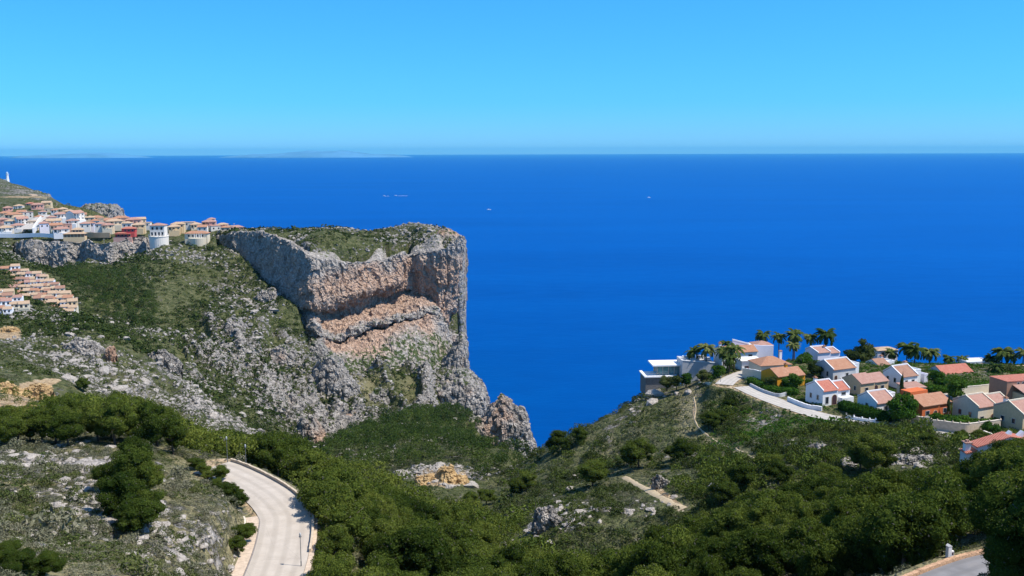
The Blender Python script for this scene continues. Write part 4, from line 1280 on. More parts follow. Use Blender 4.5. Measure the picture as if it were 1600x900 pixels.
shrubs('tall_scrub', 7000, 420, 900, lambda x, y, z, px, py, r, d: np.clip(0.10 + cov(x, y, 40, 26) * 1.3 - d * .3, 0, 1) * ~town(px, py, y) * (px < 780), lambda x, y: 2.6 + 0 * x, SH_M, M_SCRUB)
shrubs('town_gardens', 9000, 800, 1300, lambda x, y, z, px, py, r, d: np.clip(0.5 + cov(x, y, 30, 36) * 1.0, 0, 1) * (px < 380), lambda x, y: 2.2 + 0 * x, SH_F, M_SCRUB)
shrubs('far_scrub', 80000, 420, 1100, lambda x, y, z, px, py, r, d: np.clip(0.62 + cov(x, y, 30, 6) * 1.2 - (r - .2) * 0.65 - d * 0.3, 0, 1) * ~town(px, py, y) * (px < 800), lambda x, y: 1.35 + 0.0009 * y, SH_F, M_SCRUB)

# ------------------------------------------------------------------ roads
M_ROAD = None


def mat_road(name, c0, c1, speck=0.12):
    m, nt, out = new_mat(name)
    k = NT(nt); p = k.pos()
    u = k.attr('u')
    n = k.noise(p, 0.5, 6, 0.6); n2 = k.noise(p, 6.0, 3, 0.6)
    col = k.ramp(n, [(0.3, c0), (0.7, c1)])
    w = k.math('SINE', k.math('MULTIPLY', u, 25.0))
    col = k.mix(k.mapr(k.math('ADD', w, k.math('MULTIPLY', n, 1.2)), 0.2, 1.6, 0.0, 0.35), col, tuple(c * .72 for c in c0))
    col = k.mix(k.mapr(n2, 0.55, 0.75, 0, speck), col, (0.2, 0.18, 0.16))
    cr = k.vor(p, 0.16, 'DISTANCE_TO_EDGE'); st = k.noise(p, 0.16, 5, 0.7, 0.8)
    col = k.mix(k.mapr(cr, 0.006, 0.0, 0, 0.2), col, (0.16, 0.14, 0.12))
    col = k.mix(k.mapr(st, 0.56, 0.68, 0, 0.22), col, (0.26, 0.22, 0.18))
    k.bsdf(out, col, 0.9, k.bump(n2, 0.02), 0.2)
    return m


def ribbon(name, c, off0, off1, dz, mat, kind='structure', nu=9, label=None, cat=None):
    """strip between two offsets of a centre line (offset to the right is positive)"""
    d = np.gradient(c[:, :2], axis=0); d /= np.linalg.norm(d, axis=1, keepdims=True)
    nrm = np.stack([d[:, 1], -d[:, 0]], 1)
    us = np.linspace(off0, off1, nu)
    V = np.concatenate([c[:, None, :2] + nrm[:, None] * us[None, :, None], np.broadcast_to(c[:, None, 2:3] + dz, (len(c), nu, 1))], -1)
    U = np.broadcast_to(np.linspace(0, 1, nu), (len(c), nu))
    me = np_mesh(name, V.reshape(-1, 3), grid_faces(len(c), nu).ravel(), np.full((len(c) - 1) * (nu - 1), 4), mat, False, attrs={'u': U.ravel()})
    return tag(link(name, me), label, cat, kind=kind)


def wall_along(name, c, off, w, z0, z1, mat, label, cat, parent_cap=None, capmat=None, i0=0, i1=None):
    c = c[i0:i1]
    d = np.gradient(c[:, :2], axis=0); d /= np.linalg.norm(d, axis=1, keepdims=True)
    nrm = np.stack([d[:, 1], -d[:, 0]], 1)
    a = c[:, :2] + nrm * (off - w / 2); b = c[:, :2] + nrm * (off + w / 2)
    z = c[:, 2]
    zj = z1 + RNG.normal(0, 0.03, len(c))
    ring = np.stack([np.c_[a, z + z0], np.c_[a, z + zj], np.c_[b, z + zj], np.c_[b, z + z0]], 1)
    n = len(c)
    fs = []
    for i in range(n - 1):
        for k_ in range(3):
            fs.append([i * 4 + k_, i * 4 + k_ + 1, (i + 1) * 4 + k_ + 1, (i + 1) * 4 + k_])
    fs += [[0, 1, 2, 3], [(n - 1) * 4 + k_ for k_ in (3, 2, 1, 0)]]
    me = bpy.data.meshes.new(name); me.from_pydata([tuple(v) for v in ring.reshape(-1, 3)], [], fs); me.materials.append(mat)
    o = link(name, me); tag(o, label, cat)
    if capmat:
        ring = np.stack([np.c_[a - nrm * .05, z + zj], np.c_[a - nrm * .05, z + zj + .1], np.c_[b + nrm * .05, z + zj + .1], np.c_[b + nrm * .05, z + zj]], 1)
        me = bpy.data.meshes.new('coping'); me.from_pydata([tuple(v) for v in ring.reshape(-1, 3)], [], fs); me.materials.append(capmat)
        link('coping', me, o)
    return o


M_ROAD = mat_road('pale_road', (0.44, 0.375, 0.305), (0.54, 0.47, 0.39))
M_ROADV = mat_road('village_road', (0.40, 0.365, 0.32), (0.54, 0.49, 0.43), 0.05)
M_ASPH = mat_road('grey_asphalt', (0.17, 0.165, 0.165), (0.25, 0.24, 0.24))
M_SAND = mat_plain('sandy_verge', (0.55, 0.43, 0.32), 0.95, 0.1, 0.2, 2.0)
M_BEIGEW = mat_plain('beige_render', (0.55, 0.44, 0.32), 0.9, 0.1, 0.15, 1.5)
M_CAP = mat_plain('pale_coping', (0.66, 0.58, 0.47), 0.85, 0.15, 0.15, 2.0)
M_WHITE = mat_plain('white_render', (0.78, 0.77, 0.76), 0.8, 0.2, 0.05, 1.0)
M_DIRT = mat_plain('dirt', (0.46, 0.36, 0.23), 0.95, 0.1, 0.2, 1.2)
M_GUT = mat_plain('gutter_concrete', (0.25, 0.22, 0.2), 0.9, 0.1, 0.2, 2.0)
c, w = ROADC['main']
ribbon('road', c, -w / 2, w / 2, 0.0, M_ROAD, nu=21)
ribbon('gutter', c, w / 2 + 0.0, w / 2 + 0.28, 0.03, M_GUT, nu=2) if False else None
ribbon('pavement', c[:58], -w / 2 - 1.7, -w / 2 - 0.12, 0.10, M_SAND, nu=4)
ribbon('gutter', c[:58], -w / 2 - 0.12, -w / 2 + 0.06, 0.012, M_GUT, nu=2)
ribbon('verge', c, w / 2 + 0.05, w / 2 + 0.7, 0.05, M_SAND, nu=4)
wall_along('parapet_wall', c, w / 2 + 0.15, 0.2, -0.6, 0.36, M_BEIGEW, 'low beige parapet wall along the outer edge of the curving road', 'wall', capmat=M_BEIGEW, i0=26)
wall_along('kerb', c, -w / 2 - 1.85, 0.22, -0.5, 0.35, M_CAP, 'rough pale stone kerb on the inner edge of the curving road', 'kerb', i0=8, i1=58)
for tp_, w_ in (([(975, 746), (988, 753), (1005, 762), (1022, 772), (1042, 783), (1068, 797)], 1.15), ([(1084, 622), (1087, 640), (1085, 655), (1090, 668)], .28), ([(1090, 668), (1110, 685), (1140, 700), (1175, 715), (1205, 722), (1238, 738)], .32), ([(732, 900), (736, 880), (742, 868)], 1.4)):
    pp_ = [hit(a, b, 120 if a > 800 else 70) for a, b in tp_]
    c_ = catmull(pp_, 14); nu_ = 5
    d_ = np.gradient(c_[:, :2], axis=0); d_ /= np.linalg.norm(d_, axis=1, keepdims=True); nr_ = np.stack([d_[:, 1], -d_[:, 0]], 1)
    ww_ = w_ * (1 + .45 * fbm(c_[:, 0] / 3, c_[:, 1] / 3, c_[:, 0] * 0, 3, 5))
    xy_ = c_[:, None, :2] + nr_[:, None] * np.linspace(-1, 1, nu_)[None, :, None] * ww_[:, None, None]
    z_ = ground(xy_[..., 0], xy_[..., 1]) + np.array([-.1, .12, .16, .12, -.1])[None]
    me = np_mesh('dirt_track', np.concatenate([xy_, z_[..., None]], -1).reshape(-1, 3), grid_faces(len(c_), nu_).ravel(), np.full((len(c_) - 1) * (nu_ - 1), 4), M_DIRT, True)
    tag(link('dirt_track', me), kind='structure')
c, w = ROADC['village']; ribbon('village_road', c, -w / 2, w / 2, 0.02, M_ROADV)
c, w = ROADC['lane']; ribbon('village_lane', c, -w / 2, w / 2, 0.05, M_ROADV)
c, w = ROADC['square']; ribbon('village_square', c, -w / 2, w / 2, 0.02, M_ROADV)
c, w = ROADC['corner']; ribbon('asphalt_road', c, -w / 2, w / 2, 0.0, M_ASPH)
M_OSTONE = mat_plain('orange_stone', (0.50, 0.31, 0.19), 0.95, 0.1, 0.4, 5.0, 0.05)
cw = catmull(c, 4)
wall_along('kerb', cw, -w / 2 - 0.3, 0.4, -0.5, 0.24, M_OSTONE, 'rough orange stone kerb beside the grey road at lower right', 'kerb')

# ------------------------------------------------------------------ materials for buildings


def mat_tiles(name, c0, c1):
    m, nt, out = new_mat(name)
    k = NT(nt); p = k.objc()
    n = k.noise(p, 0.9, 5, 0.7); n2 = k.noise(p, 5.0, 3, 0.6)
    wv = nt.nodes.new('ShaderNodeTexWave'); wv.inputs['Scale'].default_value = 1.1; wv.bands_direction = 'X'; wv.inputs['Distortion'].default_value = 0.6; k.L(p, wv.inputs['Vector'])
    col = k.ramp(n, [(0.3, c0), (0.7, c1)])
    col = k.mix(k.mapr(n2, 0.5, 0.75, 0, 0.35), col, tuple(min(1, c * 1.35) for c in c1))
    col = k.mix(k.mapr(wv.outputs[1], 0.25, 0.0, 0, 0.35), col, tuple(c * .5 for c in c0))
    k.bsdf(out, col, 0.85, k.bump(wv.outputs[1], 0.08), 0.15)
    return m


ROOF = {'orange': mat_tiles('orange_tiles', (0.400, 0.185, 0.106), (0.496, 0.277, 0.176)), 'pink': mat_tiles('pink_tiles', (0.400, 0.210, 0.158), (0.496, 0.302, 0.238)),
        'red': mat_tiles('red_tiles', (0.448, 0.143, 0.097), (0.544, 0.227, 0.158)), 'brown': mat_tiles('brown_tiles', (0.320, 0.168, 0.114), (0.432, 0.252, 0.176)),
        'sand': mat_tiles('sand_tiles', (0.480, 0.319, 0.194), (0.576, 0.420, 0.290))}
WALL = {'white': M_WHITE, 'lilac': mat_plain('lilac_white_render', (0.70, 0.67, 0.74), 0.8, 0.2, 0.05), 'grey': mat_plain('grey_render', (0.50, 0.50, 0.50), 0.85, 0.15, 0.08),
        'cream': mat_plain('cream_render', (0.66, 0.58, 0.44), 0.85, 0.15, 0.08), 'beige': mat_plain('beige_wall_render', (0.56, 0.40, 0.24), 0.85, 0.15, 0.08), 'ochre': mat_plain('ochre_render', (0.62, 0.29, 0.025), 0.85, 0.15, 0.1),
        'orange': mat_plain('orange_render', (0.60, 0.15, 0.05), 0.85, 0.15, 0.1), 'brown': mat_plain('brown_render', (0.42, 0.22, 0.14), 0.85, 0.15, 0.1), 'red': mat_plain('red_render', (0.50, 0.09, 0.08), 0.85, 0.15, 0.1),
        'pink': mat_plain('pink_render', (0.62, 0.36, 0.28), 0.85, 0.15, 0.1), 'yellow': mat_plain('yellow_render', (0.62, 0.47, 0.28), 0.85, 0.15, 0.1), 'stone': mat_plain('dark_stone', (0.20, 0.19, 0.18), 0.9, 0.1, 0.3, 2.0)}
M_GLASS = mat_plain('window_glass', (0.02, 0.028, 0.04), 0.12, 0.6, 0.1)
M_FRAME = mat_plain('window_frame_paint', (0.45, 0.43, 0.40), 0.6, 0.3, 0.05)
M_DARKW = mat_plain('dark_wood', (0.06, 0.03, 0.035), 0.7, 0.2, 0.2)
FOOT = []     # house footprints: x, y, radius


def win_part(parent, side, a, z, w, h, at, arch=False, wood=False, name='window'):
    """side 'f' facade (y=at), 'l' left gable (x=at), 'r' right gable; a = position along it"""
    def tr(u, v, d):      # along, up, outwards
        if side == 'f': return (u, at - d, v)
        if side == 'l': return (at - d, -u, v)
        return (at + d, u, v)
    if side == 'l': a = -a
    n = 8
    def outline(s):
        x0, x1, z0, z1 = a - w / 2 - s, a + w / 2 + s, z - h / 2 - s, z + h / 2 + s
        if arch:
            r = (x1 - x0) / 2
            return [(x0, z0), (x1, z0)] + [(a + r * math.cos(t), z1 - r + r * math.sin(t)) for t in np.linspace(0, math.pi, n)]
        return [(x0, z0), (x1, z0), (x1, z1), (x0, z1)]
    b = MB()
    o, i = outline(0.12), outline(0.0)
    k_ = len(o)
    vs = [tr(u, v, -.05) for u, v in o] + [tr(u, v, .07) for u, v in o] + [tr(u, v, .07) for u, v in i] + [tr(u, v, -.05) for u, v in i]
    fs = []
    for r_ in range(3):
        fs += [(r_ * k_ + q, r_ * k_ + (q + 1) % k_, (r_ + 1) * k_ + (q + 1) % k_, (r_ + 1) * k_ + q) for q in range(k_)]
    b.mesh(vs, fs)
    wn_ = b.build(name, M_FRAME if not wood else WALL['beige'], parent)
    g = MB(); g.poly([tr(u, v, .02) for u, v in i])
    g.build('pane', M_DARKW if wood else M_GLASS, wn_)
    return wn_


def gable_house(label, px, py, ymin, yaw, bays, wall, roof, coping=None, wins=(), lwins=(), rwins=(), door=None, chimney=None, extra=None, group=None, y=None, base=3.0, name='house'):
    p_ = P(px, py, y) if y else (hit(px, py, ymin) or P(px, py, ymin))
    r = thing(name, label, 'house', p_, math.radians(yaw), group)
    wm = WALL[wall]; rm = ROOF[roof] if roof in ROOF else None
    W_ = MB()
    xs0 = min(b[0] for b in bays); xs1 = max(b[1] for b in bays); ys1 = max(b[3] for b in bays)
    cx, cy = (xs0 + xs1) / 2, ys1 / 2; ca, sa = math.cos(math.radians(yaw)), math.sin(math.radians(yaw))
    FOOT.append((p_[0] + cx * ca - cy * sa, p_[1] + cx * sa + cy * ca, max(xs1 - xs0, ys1) / 2 + 1.0))
    for (x0, x1, y0, y1, he, hr, yr, hb) in bays:
        W_.prism([(y0, -base), (y1, -base), (y1, hb - .02), (yr, hr - .02), (y0, he - .02)], x0, x1, 'x')
    wo_ = W_.build('wall', wm, r)
    for (x0, x1, y0, y1, he, hr, yr, hb) in bays:
        R_ = MB(); t = .16; ov = .35
        sl = (hr - he) / max(yr - y0, .1); sb = (hr - hb) / max(y1 - yr, .1)
        if rm:
            R_.prism([(y0 - ov, he - sl * ov), (yr, hr), (y1 + .1, hb - sb * .1), (y1 + .1, hb - sb * .1 + t), (yr, hr + t), (y0 - ov, he - sl * ov + t)], x0 + .02, x1 - .02, 'x')
            ro_ = R_.build('roof', rm, r)
        if coping:
            C_ = MB(); cc = .26
            for xa in (x0, x1 - .28):
                C_.prism([(y0 - .1, he - sl * .1 + t - .05), (yr, hr + t - .05), (y1 + .14, hb + t - .05), (y1 + .14, hb + t + cc), (yr, hr + t + cc), (y0 - .1, he - sl * .1 + t + cc)], xa - .03, xa + .30, 'x')
            C_.box(x0 - .02, x1 + .02, yr - .1, yr + .2, hr + t - .02, hr + t + .34)
            C_.build('coping', WALL[coping], r)
    for a in wins: win_part(r, 'f', *a)
    for a in lwins: win_part(r, 'l', *a)
    for a in rwins: win_part(r, 'r', *a)
    if door:
        a, at, w, h = door
        win_part(r, 'f', a, h / 2 + .05, w, h, at, True, True, 'door')
    for ch in (chimney or []):
        x, yy_, zz, hh = ch
        b = MB(); b.box(x - .4, x + .4, yy_ - .4, yy_ + .4, zz, zz + hh); cm_ = b.build('chimney', wm if coping is None else M_WHITE, r)
        b = MB(); b.box(x - .55, x + .55, yy_ - .55, yy_ + .55, zz + hh, zz + hh + .18); b.box(x - .3, x + .3, yy_ - .3, yy_ + .3, zz + hh + .18, zz + hh + .5); b.build('cap', ROOF['orange'], cm_)
    if extra: extra(r)
    return r


def flat_block(parent, name, x0, x1, y0, y1, z0, z1, mat, rim=True):
    b = MB(); b.box(x0, x1, y0, y1, z0, z1)
    o = b.build(name, mat, parent)
    if rim:
        b = MB(); t = .22
        b.box(x0 - .04, x1 + .04, y0 - .04, y0 + t, z1, z1 + .35); b.box(x0 - .04, x1 + .04, y1 - t, y1 + .04, z1, z1 + .35)
        b.box(x0 - .04, x0 + t, y0 + t, y1 - t, z1, z1 + .35); b.box(x1 - t, x1 + .04, y0 + t, y1 - t, z1, z1 + .35)
        b.build('parapet', mat, parent)
    return o


def hip(parent, x0, x1, y0, y1, z, h, mat, ov=.35, t=.12):
    b = MB(); x0 -= ov; x1 += ov; y0 -= ov; y1 += ov
    w, d = x1 - x0, y1 - y0; m_ = min(w, d) / 2
    if w >= d: r0, r1 = (x0 + m_, y0 + m_, z + h), (x1 - m_ + .001, y0 + m_, z + h)
    else: r0, r1 = (x0 + m_, y0 + m_, z + h), (x0 + m_, y1 - m_ + .001, z + h)
    v = [(x0, y0, z - t), (x1, y0, z - t), (x1, y1, z - t), (x0, y1, z - t), (x0, y0, z), (x1, y0, z), (x1, y1, z), (x0, y1, z), r0, r1]
    if w >= d: fs = [(0, 3, 2, 1), (0, 1, 5, 4), (1, 2, 6, 5), (2, 3, 7, 6), (3, 0, 4, 7), (4, 5, 9, 8), (6, 7, 8, 9), (5, 6, 9), (7, 4, 8)]
    else: fs = [(0, 3, 2, 1), (0, 1, 5, 4), (1, 2, 6, 5), (2, 3, 7, 6), (3, 0, 4, 7), (4, 5, 8), (5, 6, 9, 8), (6, 7, 9), (7, 4, 8, 9)]
    b.mesh(v, fs)
    return b.build('roof', mat, parent)


YW = 25
# ---- the village on the right
gable_house('white house with two red tiled roof bays beside the village road', 1285, 636, 230, YW,
            [(0, 5.6, 0, 7, 4.4, 6.4, 3.6, 4.6), (5.6, 10.6, .6, 6.6, 3.9, 5.6, 3.4, 4.2)], 'white', 'red', 'white',
            wins=[(1.6, 1.6, 1.0, 1.9, 0.0), (8.3, 2.7, 1.5, .8, .6)], lwins=[(2.0, 2.2, .7, 1.3, 0.0), (4.8, 2.2, .7, 1.3, 0.0)], door=(4.3, 0.0, 1.7, 2.9), chimney=[(1.2, 4.6, 5.8, 1.4)],  # dark arched door panel stands in for the shade of a recessed porch
            extra=lambda r: flat_block(r, 'porch_wall', 6.2, 10.5, -1.2, .5, -3, 2.0, M_WHITE, False))
gable_house('deep ochre yellow house with orange tiled roof behind the hedge', 1214, 609, 230, YW,
            [(0, 5.4, 0, 7.5, 4.0, 5.8, 3.6, 4.2), (5.4, 11.0, .3, 7.2, 3.6, 5.4, 3.6, 4.0)], 'ochre', 'orange', None, wins=[(2.6, 2.0, 1.2, 1.2, 0.0), (8.2, 2.0, 1.2, 1.2, .3)], lwins=[(2.4, 2.2, .8, 1.3, 0.0)], chimney=[(6.6, 4.0, 4.8, 1.6)])


def ex_h3(r):
    flat_block(r, 'wall', 0, 10.5, 0, 8.5, -3, 4.0, WALL['cream'], False)
    hip(r, 0, 10.5, 0, 8.5, 4.0, 2.0, ROOF['orange'])
    for a in (2.2, 7.6): win_part(r, 'f', a, 2.0, 1.1, 1.2, 0.0)
    b = MB(); b.box(9.0, 9.8, 5, 5.8, 4.2, 7.2); c_ = b.build('chimney', M_WHITE, r)
    b = MB(); b.box(8.9, 9.9, 4.9, 5.9, 7.2, 7.4); b.build('cap', ROOF['orange'], c_)


p_ = hit(1192, 594, 250); r = thing('house', 'beige house with hipped orange roof and tall chimney behind the ochre house', 'house', (p_[0], p_[1] + 3, p_[2] - .2), math.radians(12)); ex_h3(r); FOOT.append((p_[0] + 5, p_[1] + 7, 6))
gable_house('long low white house with weathered orange roof behind the palms', 1128, 568, 280, 14,
            [(0, 13.5, 0, 6.5, 3.6, 5.2, 3.4, 3.8)], 'white', 'orange', None, wins=[(5.4, 1.9, 1.0, 1.1, 0.0), (10.6, 1.9, 1.4, 1.3, 0.0)], chimney=[(.4, 2.6, 4.4, 2.1)], y=322)


def ex_vault(r):
    b = MB(); b.prism([(0, -4), (15, -4), (15, 2.4), (11, 2.5), (6, 3.0), (0, 4.6)], 0, .5, 'y'); b.build('wall', WALL['lilac'], r)
    b = MB(); b.prism([(0, 4.6), (6, 3.0), (6.1, 3.4), (0, 5.1)], -.06, .6, 'y'); b.build('coping', M_WHITE, r)
    b = MB(); b.box(3, 15, .5, 7, -4, 2.2); b.build('room', M_WHITE, r)
    hip(r, 9, 15, .8, 7, 2.4, 1.1, ROOF['pink'])


p_ = P(1144, 552, 331); r = thing('villa', 'white villa with long sloping parapet wall on the village skyline', 'house', p_, math.radians(6)); ex_vault(r)


def ex_garage(r):
    flat_block(r, 'wall', 0, 7.2, 0, 5.5, -3, 3.0, M_WHITE, True)
    win_part(r, 'f', 1.9, 1.0, 1.8, 1.3, 0.0)
    b = MB(); b.box(-.3, 7.5, -.4, 5.8, 3.35, 3.5); b.build('roof', M_WHITE, r)


p_ = hit(1159, 580, 285); r = thing('garage', 'white flat roofed garage at the top of the pale lane', 'garage', (p_[0], p_[1], p_[2] - .1), math.radians(10)); ex_garage(r); FOOT.append((p_[0] + 3.5, p_[1] + 3, 5))


def ex_modern(r):
    flat_block(r, 'base_wall', 0, 10.5, 0, 9, -6.8, 0, WALL['stone'], False)
    b = MB(); b.box(-.5, 11, -.5, .5, 0, .45); b.box(-.5, .5, .5, 9, 0, .45); b.box(.5, 11, .5, 9, 0, .12); b.build('terrace', M_WHITE, r)
    b = MB(); b.box(4.6, 12.4, 3.0, 9, .12, 3.4)
    b.build('glass_room', mat_plain('green_glass', (0.10, 0.22, 0.24), 0.1, 0.6, 0.3, 0.6), r)
    b = MB()
    for x in (4.5, 6.5, 8.5, 10.5, 12.3): b.box(x, x + .14, 2.86, 3.0, .12, 3.4)
    b.build('mullion', M_FRAME, r)
    b = MB(); b.box(2.8, 13.5, 1.6, 10, 3.4, 3.85); b.build('roof', M_WHITE, r)
    b = MB()
    for x in np.arange(-.3, 5, 1.0): b.tube([(x, -.3, .45), (x, -.3, 1.4)], [.03, .03], 4)
    b.tube([(-.3, -.3, 1.4), (4.6, -.3, 1.4)], [.04, .04], 4)
    b.build('railing', M_FRAME, r)


p_ = P(1009, 590, 322); r = thing('villa', 'modern white flat roofed villa with glass room on the cliff edge', 'house', p_, math.radians(4)); ex_modern(r); FOOT.append((p_[0] + 6, p_[1] + 4, 7))


def ex_terr(r):
    b = MB(); b.prism([(0, -5), (11.5, -5), (11.5, 2.4), (0, 3.4)], 0, 8, 'y'); b.build('wall', WALL['grey'], r)
    b = MB(); b.prism([(0, 3.4), (11.5, 2.4), (11.5, 2.65), (0, 3.65)], -.1, .35, 'y'); b.build('coping', M_WHITE, r)
    for x, yy_, w_ in ((3.4, 3, 2.2), (6.2, 5, 3.2), (8.6, 3, 2.0), (1.6, 6, 2.4)):
        b = MB(); b.box(x, x + w_, yy_, yy_ + 1.2, 2.6, 3.7 + .3 * (w_ > 3)); b.build('planter', M_WHITE, r)


p_ = P(1066, 579, 322); r = thing('terrace', 'grey retaining wall and white terrace between modern villa and palms', 'terrace', p_, math.radians(4)); ex_terr(r); FOOT.append((p_[0] + 6, p_[1] + 4, 7))
gable_house('lilac white house with twin stepped roofs beneath the tall palm', 1277, 577, 280, YW - 6,
            [(0, 5.2, 0, 7, 5.6, 6.7, 4.5, 5.6), (5.2, 9.6, .8, 7, 5.0, 6.0, 4.5, 5.0)], 'lilac', 'pink', 'white', wins=[(4.0, 2.6, .7, .9, 0.0), (8.0, 2.4, .7, .9, .8)], chimney=[(5.0, 3.4, 5.6, 1.3)], y=320)
gable_house('grey white house with orange roof and outside stair above the red roofed house', 1301, 599, 240, YW,
            [(0, 9.4, 0, 8.2, 4.1, 6.2, 4.2, 4.4)], 'grey', 'orange', 'white', wins=[(5.8, 1.9, 1.0, 1.3, 0.0)], lwins=[(2.4, 2.4, .8, 1.4, 0.0), (5.4, 2.4, .8, 1.4, 0.0)], door=(1.2, 0.0, 1.0, 2.1),
            extra=lambda r: (flat_block(r, 'annex', 9.4, 12.2, 1.5, 7, -3, 4.6, M_WHITE), flat_block(r, 'terrace', 3.2, 8.6, -1.8, 0, -3, 1.1, M_WHITE, False)))
gable_house('sandy beige house with wide twin tiled roof in the village middle', 1344, 620, 235, YW,
            [(0, 5.6, 0, 7.6, 3.8, 5.8, 3.8, 4.0), (5.6, 11.4, .3, 7.3, 3.6, 5.4, 3.8, 3.9)], 'beige', 'pink', None, wins=[(2.4, 1.8, 1.2, 1.1, 0.0), (9.0, 1.8, 1.2, 1.1, .3)], lwins=[(2.2, 2.0, .7, 1.2, 0.0), (5.2, 2.0, .7, 1.2, 0.0)], door=(6.4, .3, 1.5, 2.6))
gable_house('bluish white house with single pink roof behind the round tree', 1369, 650, 225, YW,
            [(0, 7.0, 0, 7.0, 3.3, 5.5, 3.8, 3.6)], 'white', 'pink', 'white', wins=[(3.4, 1.7, 1.2, 1.1, 0.0)], lwins=[(3.5, 2.0, .8, 1.2, 0.0)],
            extra=lambda r: flat_block(r, 'annex', 6.4, 9.8, 3.0, 7, -3, 4.4, M_WHITE))
gable_house('small white house with brown roof at the back left of the palms', 1371, 584, 280, YW,
            [(0, 5.4, 0, 5.6, 2.8, 4.4, 3.0, 3.0)], 'white', 'brown', None, wins=[(2.6, 1.5, 1.0, 1.0, 0.0)], chimney=[(4.6, 3.2, 3.8, 1.2)], y=316,
            extra=lambda r: flat_block(r, 'annex', 5.4, 8.6, 1.0, 5, -3, 3.2, M_WHITE))
gable_house('white house with balcony and brown roof next to a tall cypress', 1408, 609, 240, YW,
            [(0, 6.8, 0, 7.4, 3.9, 6.2, 4.2, 4.0)], 'white', 'brown', 'white', wins=[(2.0, 1.9, 1.0, 1.5, 0.0), (4.8, 1.9, 1.0, 1.5, 0.0)], lwins=[(2.6, 2.4, .8, 1.3, 0.0), (5.4, 2.4, .8, 1.3, 0.0)], chimney=[(6.4, 5.0, 5.4, 1.5)],
            extra=lambda r: (flat_block(r, 'annex', 6.8, 9.6, 1.5, 7, -3, 4.8, M_WHITE), flat_block(r, 'balcony', 1.0, 6.6, -1.3, 0, -3, 1.3, M_WHITE, False), flat_block(r, 'side_wall', 10.6, 12.2, 1.0, 5, -3, 3.2, WALL['lilac'])))


def ex_low(r):
    flat_block(r, 'wall', 0, 6.6, 0, 4.5, -3, 2.9, WALL['cream'], False)
    b = MB(); b.prism([(-.3, 2.7), (4.8, 3.3), (4.8, 3.45), (-.3, 2.85)], -.2, 6.8, 'x'); b.build('roof', ROOF['pink'], r)


p_ = hit(1416, 622, 240); r = thing('outbuilding', 'low cream outbuilding just above the orange house', 'outbuilding', p_, math.radians(YW - 10)); ex_low(r); FOOT.append((p_[0] + 3, p_[1] + 2, 4.5))
gable_house('bright orange house with raised orange parapet beside the round tree', 1440, 658, 225, YW,
            [(0, 6.4, 0, 7.6, 4.0, 5.9, 4.2, 5.9), (6.4, 11.2, .2, 7.2, 3.9, 5.8, 4.0, 4.0)], 'orange', 'orange', None, wins=[(2.0, 1.9, 1.3, 1.2, 0.0), (8.6, 1.9, 1.0, 1.2, .2)], lwins=[(3.4, 2.4, .8, 1.2, 0.0)], door=(4.9, 0.0, 1.4, 2.3),
            extra=lambda r: (flat_block(r, 'porch', 3.6, 5.8, -1.4, 0, -3, .4, WALL['cream'], False), flat_block(r, 'tower', .0, 6.4, 4.2, 7.6, 4, 6.9, WALL['orange'], False)))
gable_house('grey walled house with salmon pink roof on the lawn', 1472, 602, 250, YW - 8,
            [(0, 6.0, 0, 6.6, 3.7, 5.6, 3.6, 4.0), (6.0, 12.0, .1, 6.6, 3.7, 5.6, 3.6, 4.0)], 'grey', 'red', None, wins=[(2.6, 1.8, 1.2, 1.0, 0.0), (9.4, 1.8, 1.2, 1.0, .1)], lwins=[(3, 2, .8, 1.2, 0.0)], y=302)
gable_house('large pale grey house with pink stepped roof behind the beige wall', 1527, 664, 225, YW,
            [(0, 6.6, 0, 8.0, 4.6, 6.7, 4.2, 4.8), (6.6, 13.2, .4, 7.6, 4.1, 6.1, 4.0, 4.4)], 'cream', 'pink', 'cream', wins=[(1.6, 1.5, 1.2, 1.0, 0.0), (10.6, 1.7, 1.1, 1.2, .4)], lwins=[(2.4, 2.2, .9, 1.3, 0.0), (5.6, 2.2, .9, 1.3, 0.0)], door=(5.6, 0.0, 1.3, 2.2))


def ex_redtop(r):
    flat_block(r, 'wall', 0, 14, 0, 7, -3, 5.0, WALL['brown'], False)
    b = MB(); b.box(-.1, 14.1, -.1, 7.1, 5.0, 5.25); b.build('roof', ROOF['red'], r)
    flat_block(r, 'front_wing', 2.0, 15, -6, -.05, -3, 2.2, WALL['yellow'], False)
    b = MB(); b.prism([(-6.4, 2.1), (-.02, 4.0), (-.02, 4.2), (-6.4, 2.3)], 1.8, 15.2, 'x'); b.build('roof', ROOF['pink'], r)
    for a in (3.8, 5.4): win_part(r, 'f', a, 4.45, .8, .7, 0.0, True)


p_ = P(1572, 624, 268); r = thing('house', 'orange brown house with flat red roof at the right edge', 'house', p_, math.radians(14)); ex_redtop(r); FOOT.append((p_[0] + 7, p_[1] + 1, 9))
gable_house('tan house with pink roof at the right edge above the ochre wall', 1597, 674, 215, YW,
            [(0, 8, 0, 8.6, 4.2, 6.6, 4.4, 4.6)], 'yellow', 'pink', 'cream', wins=[(3, 1.8, 1.2, 1.2, 0.0)], lwins=[(2.6, 2.0, .9, 1.2, 0.0), (5.8, 2.0, .9, 1.2, 0.0)], chimney=[(1.0, 6.0, 5.6, 1.5)])


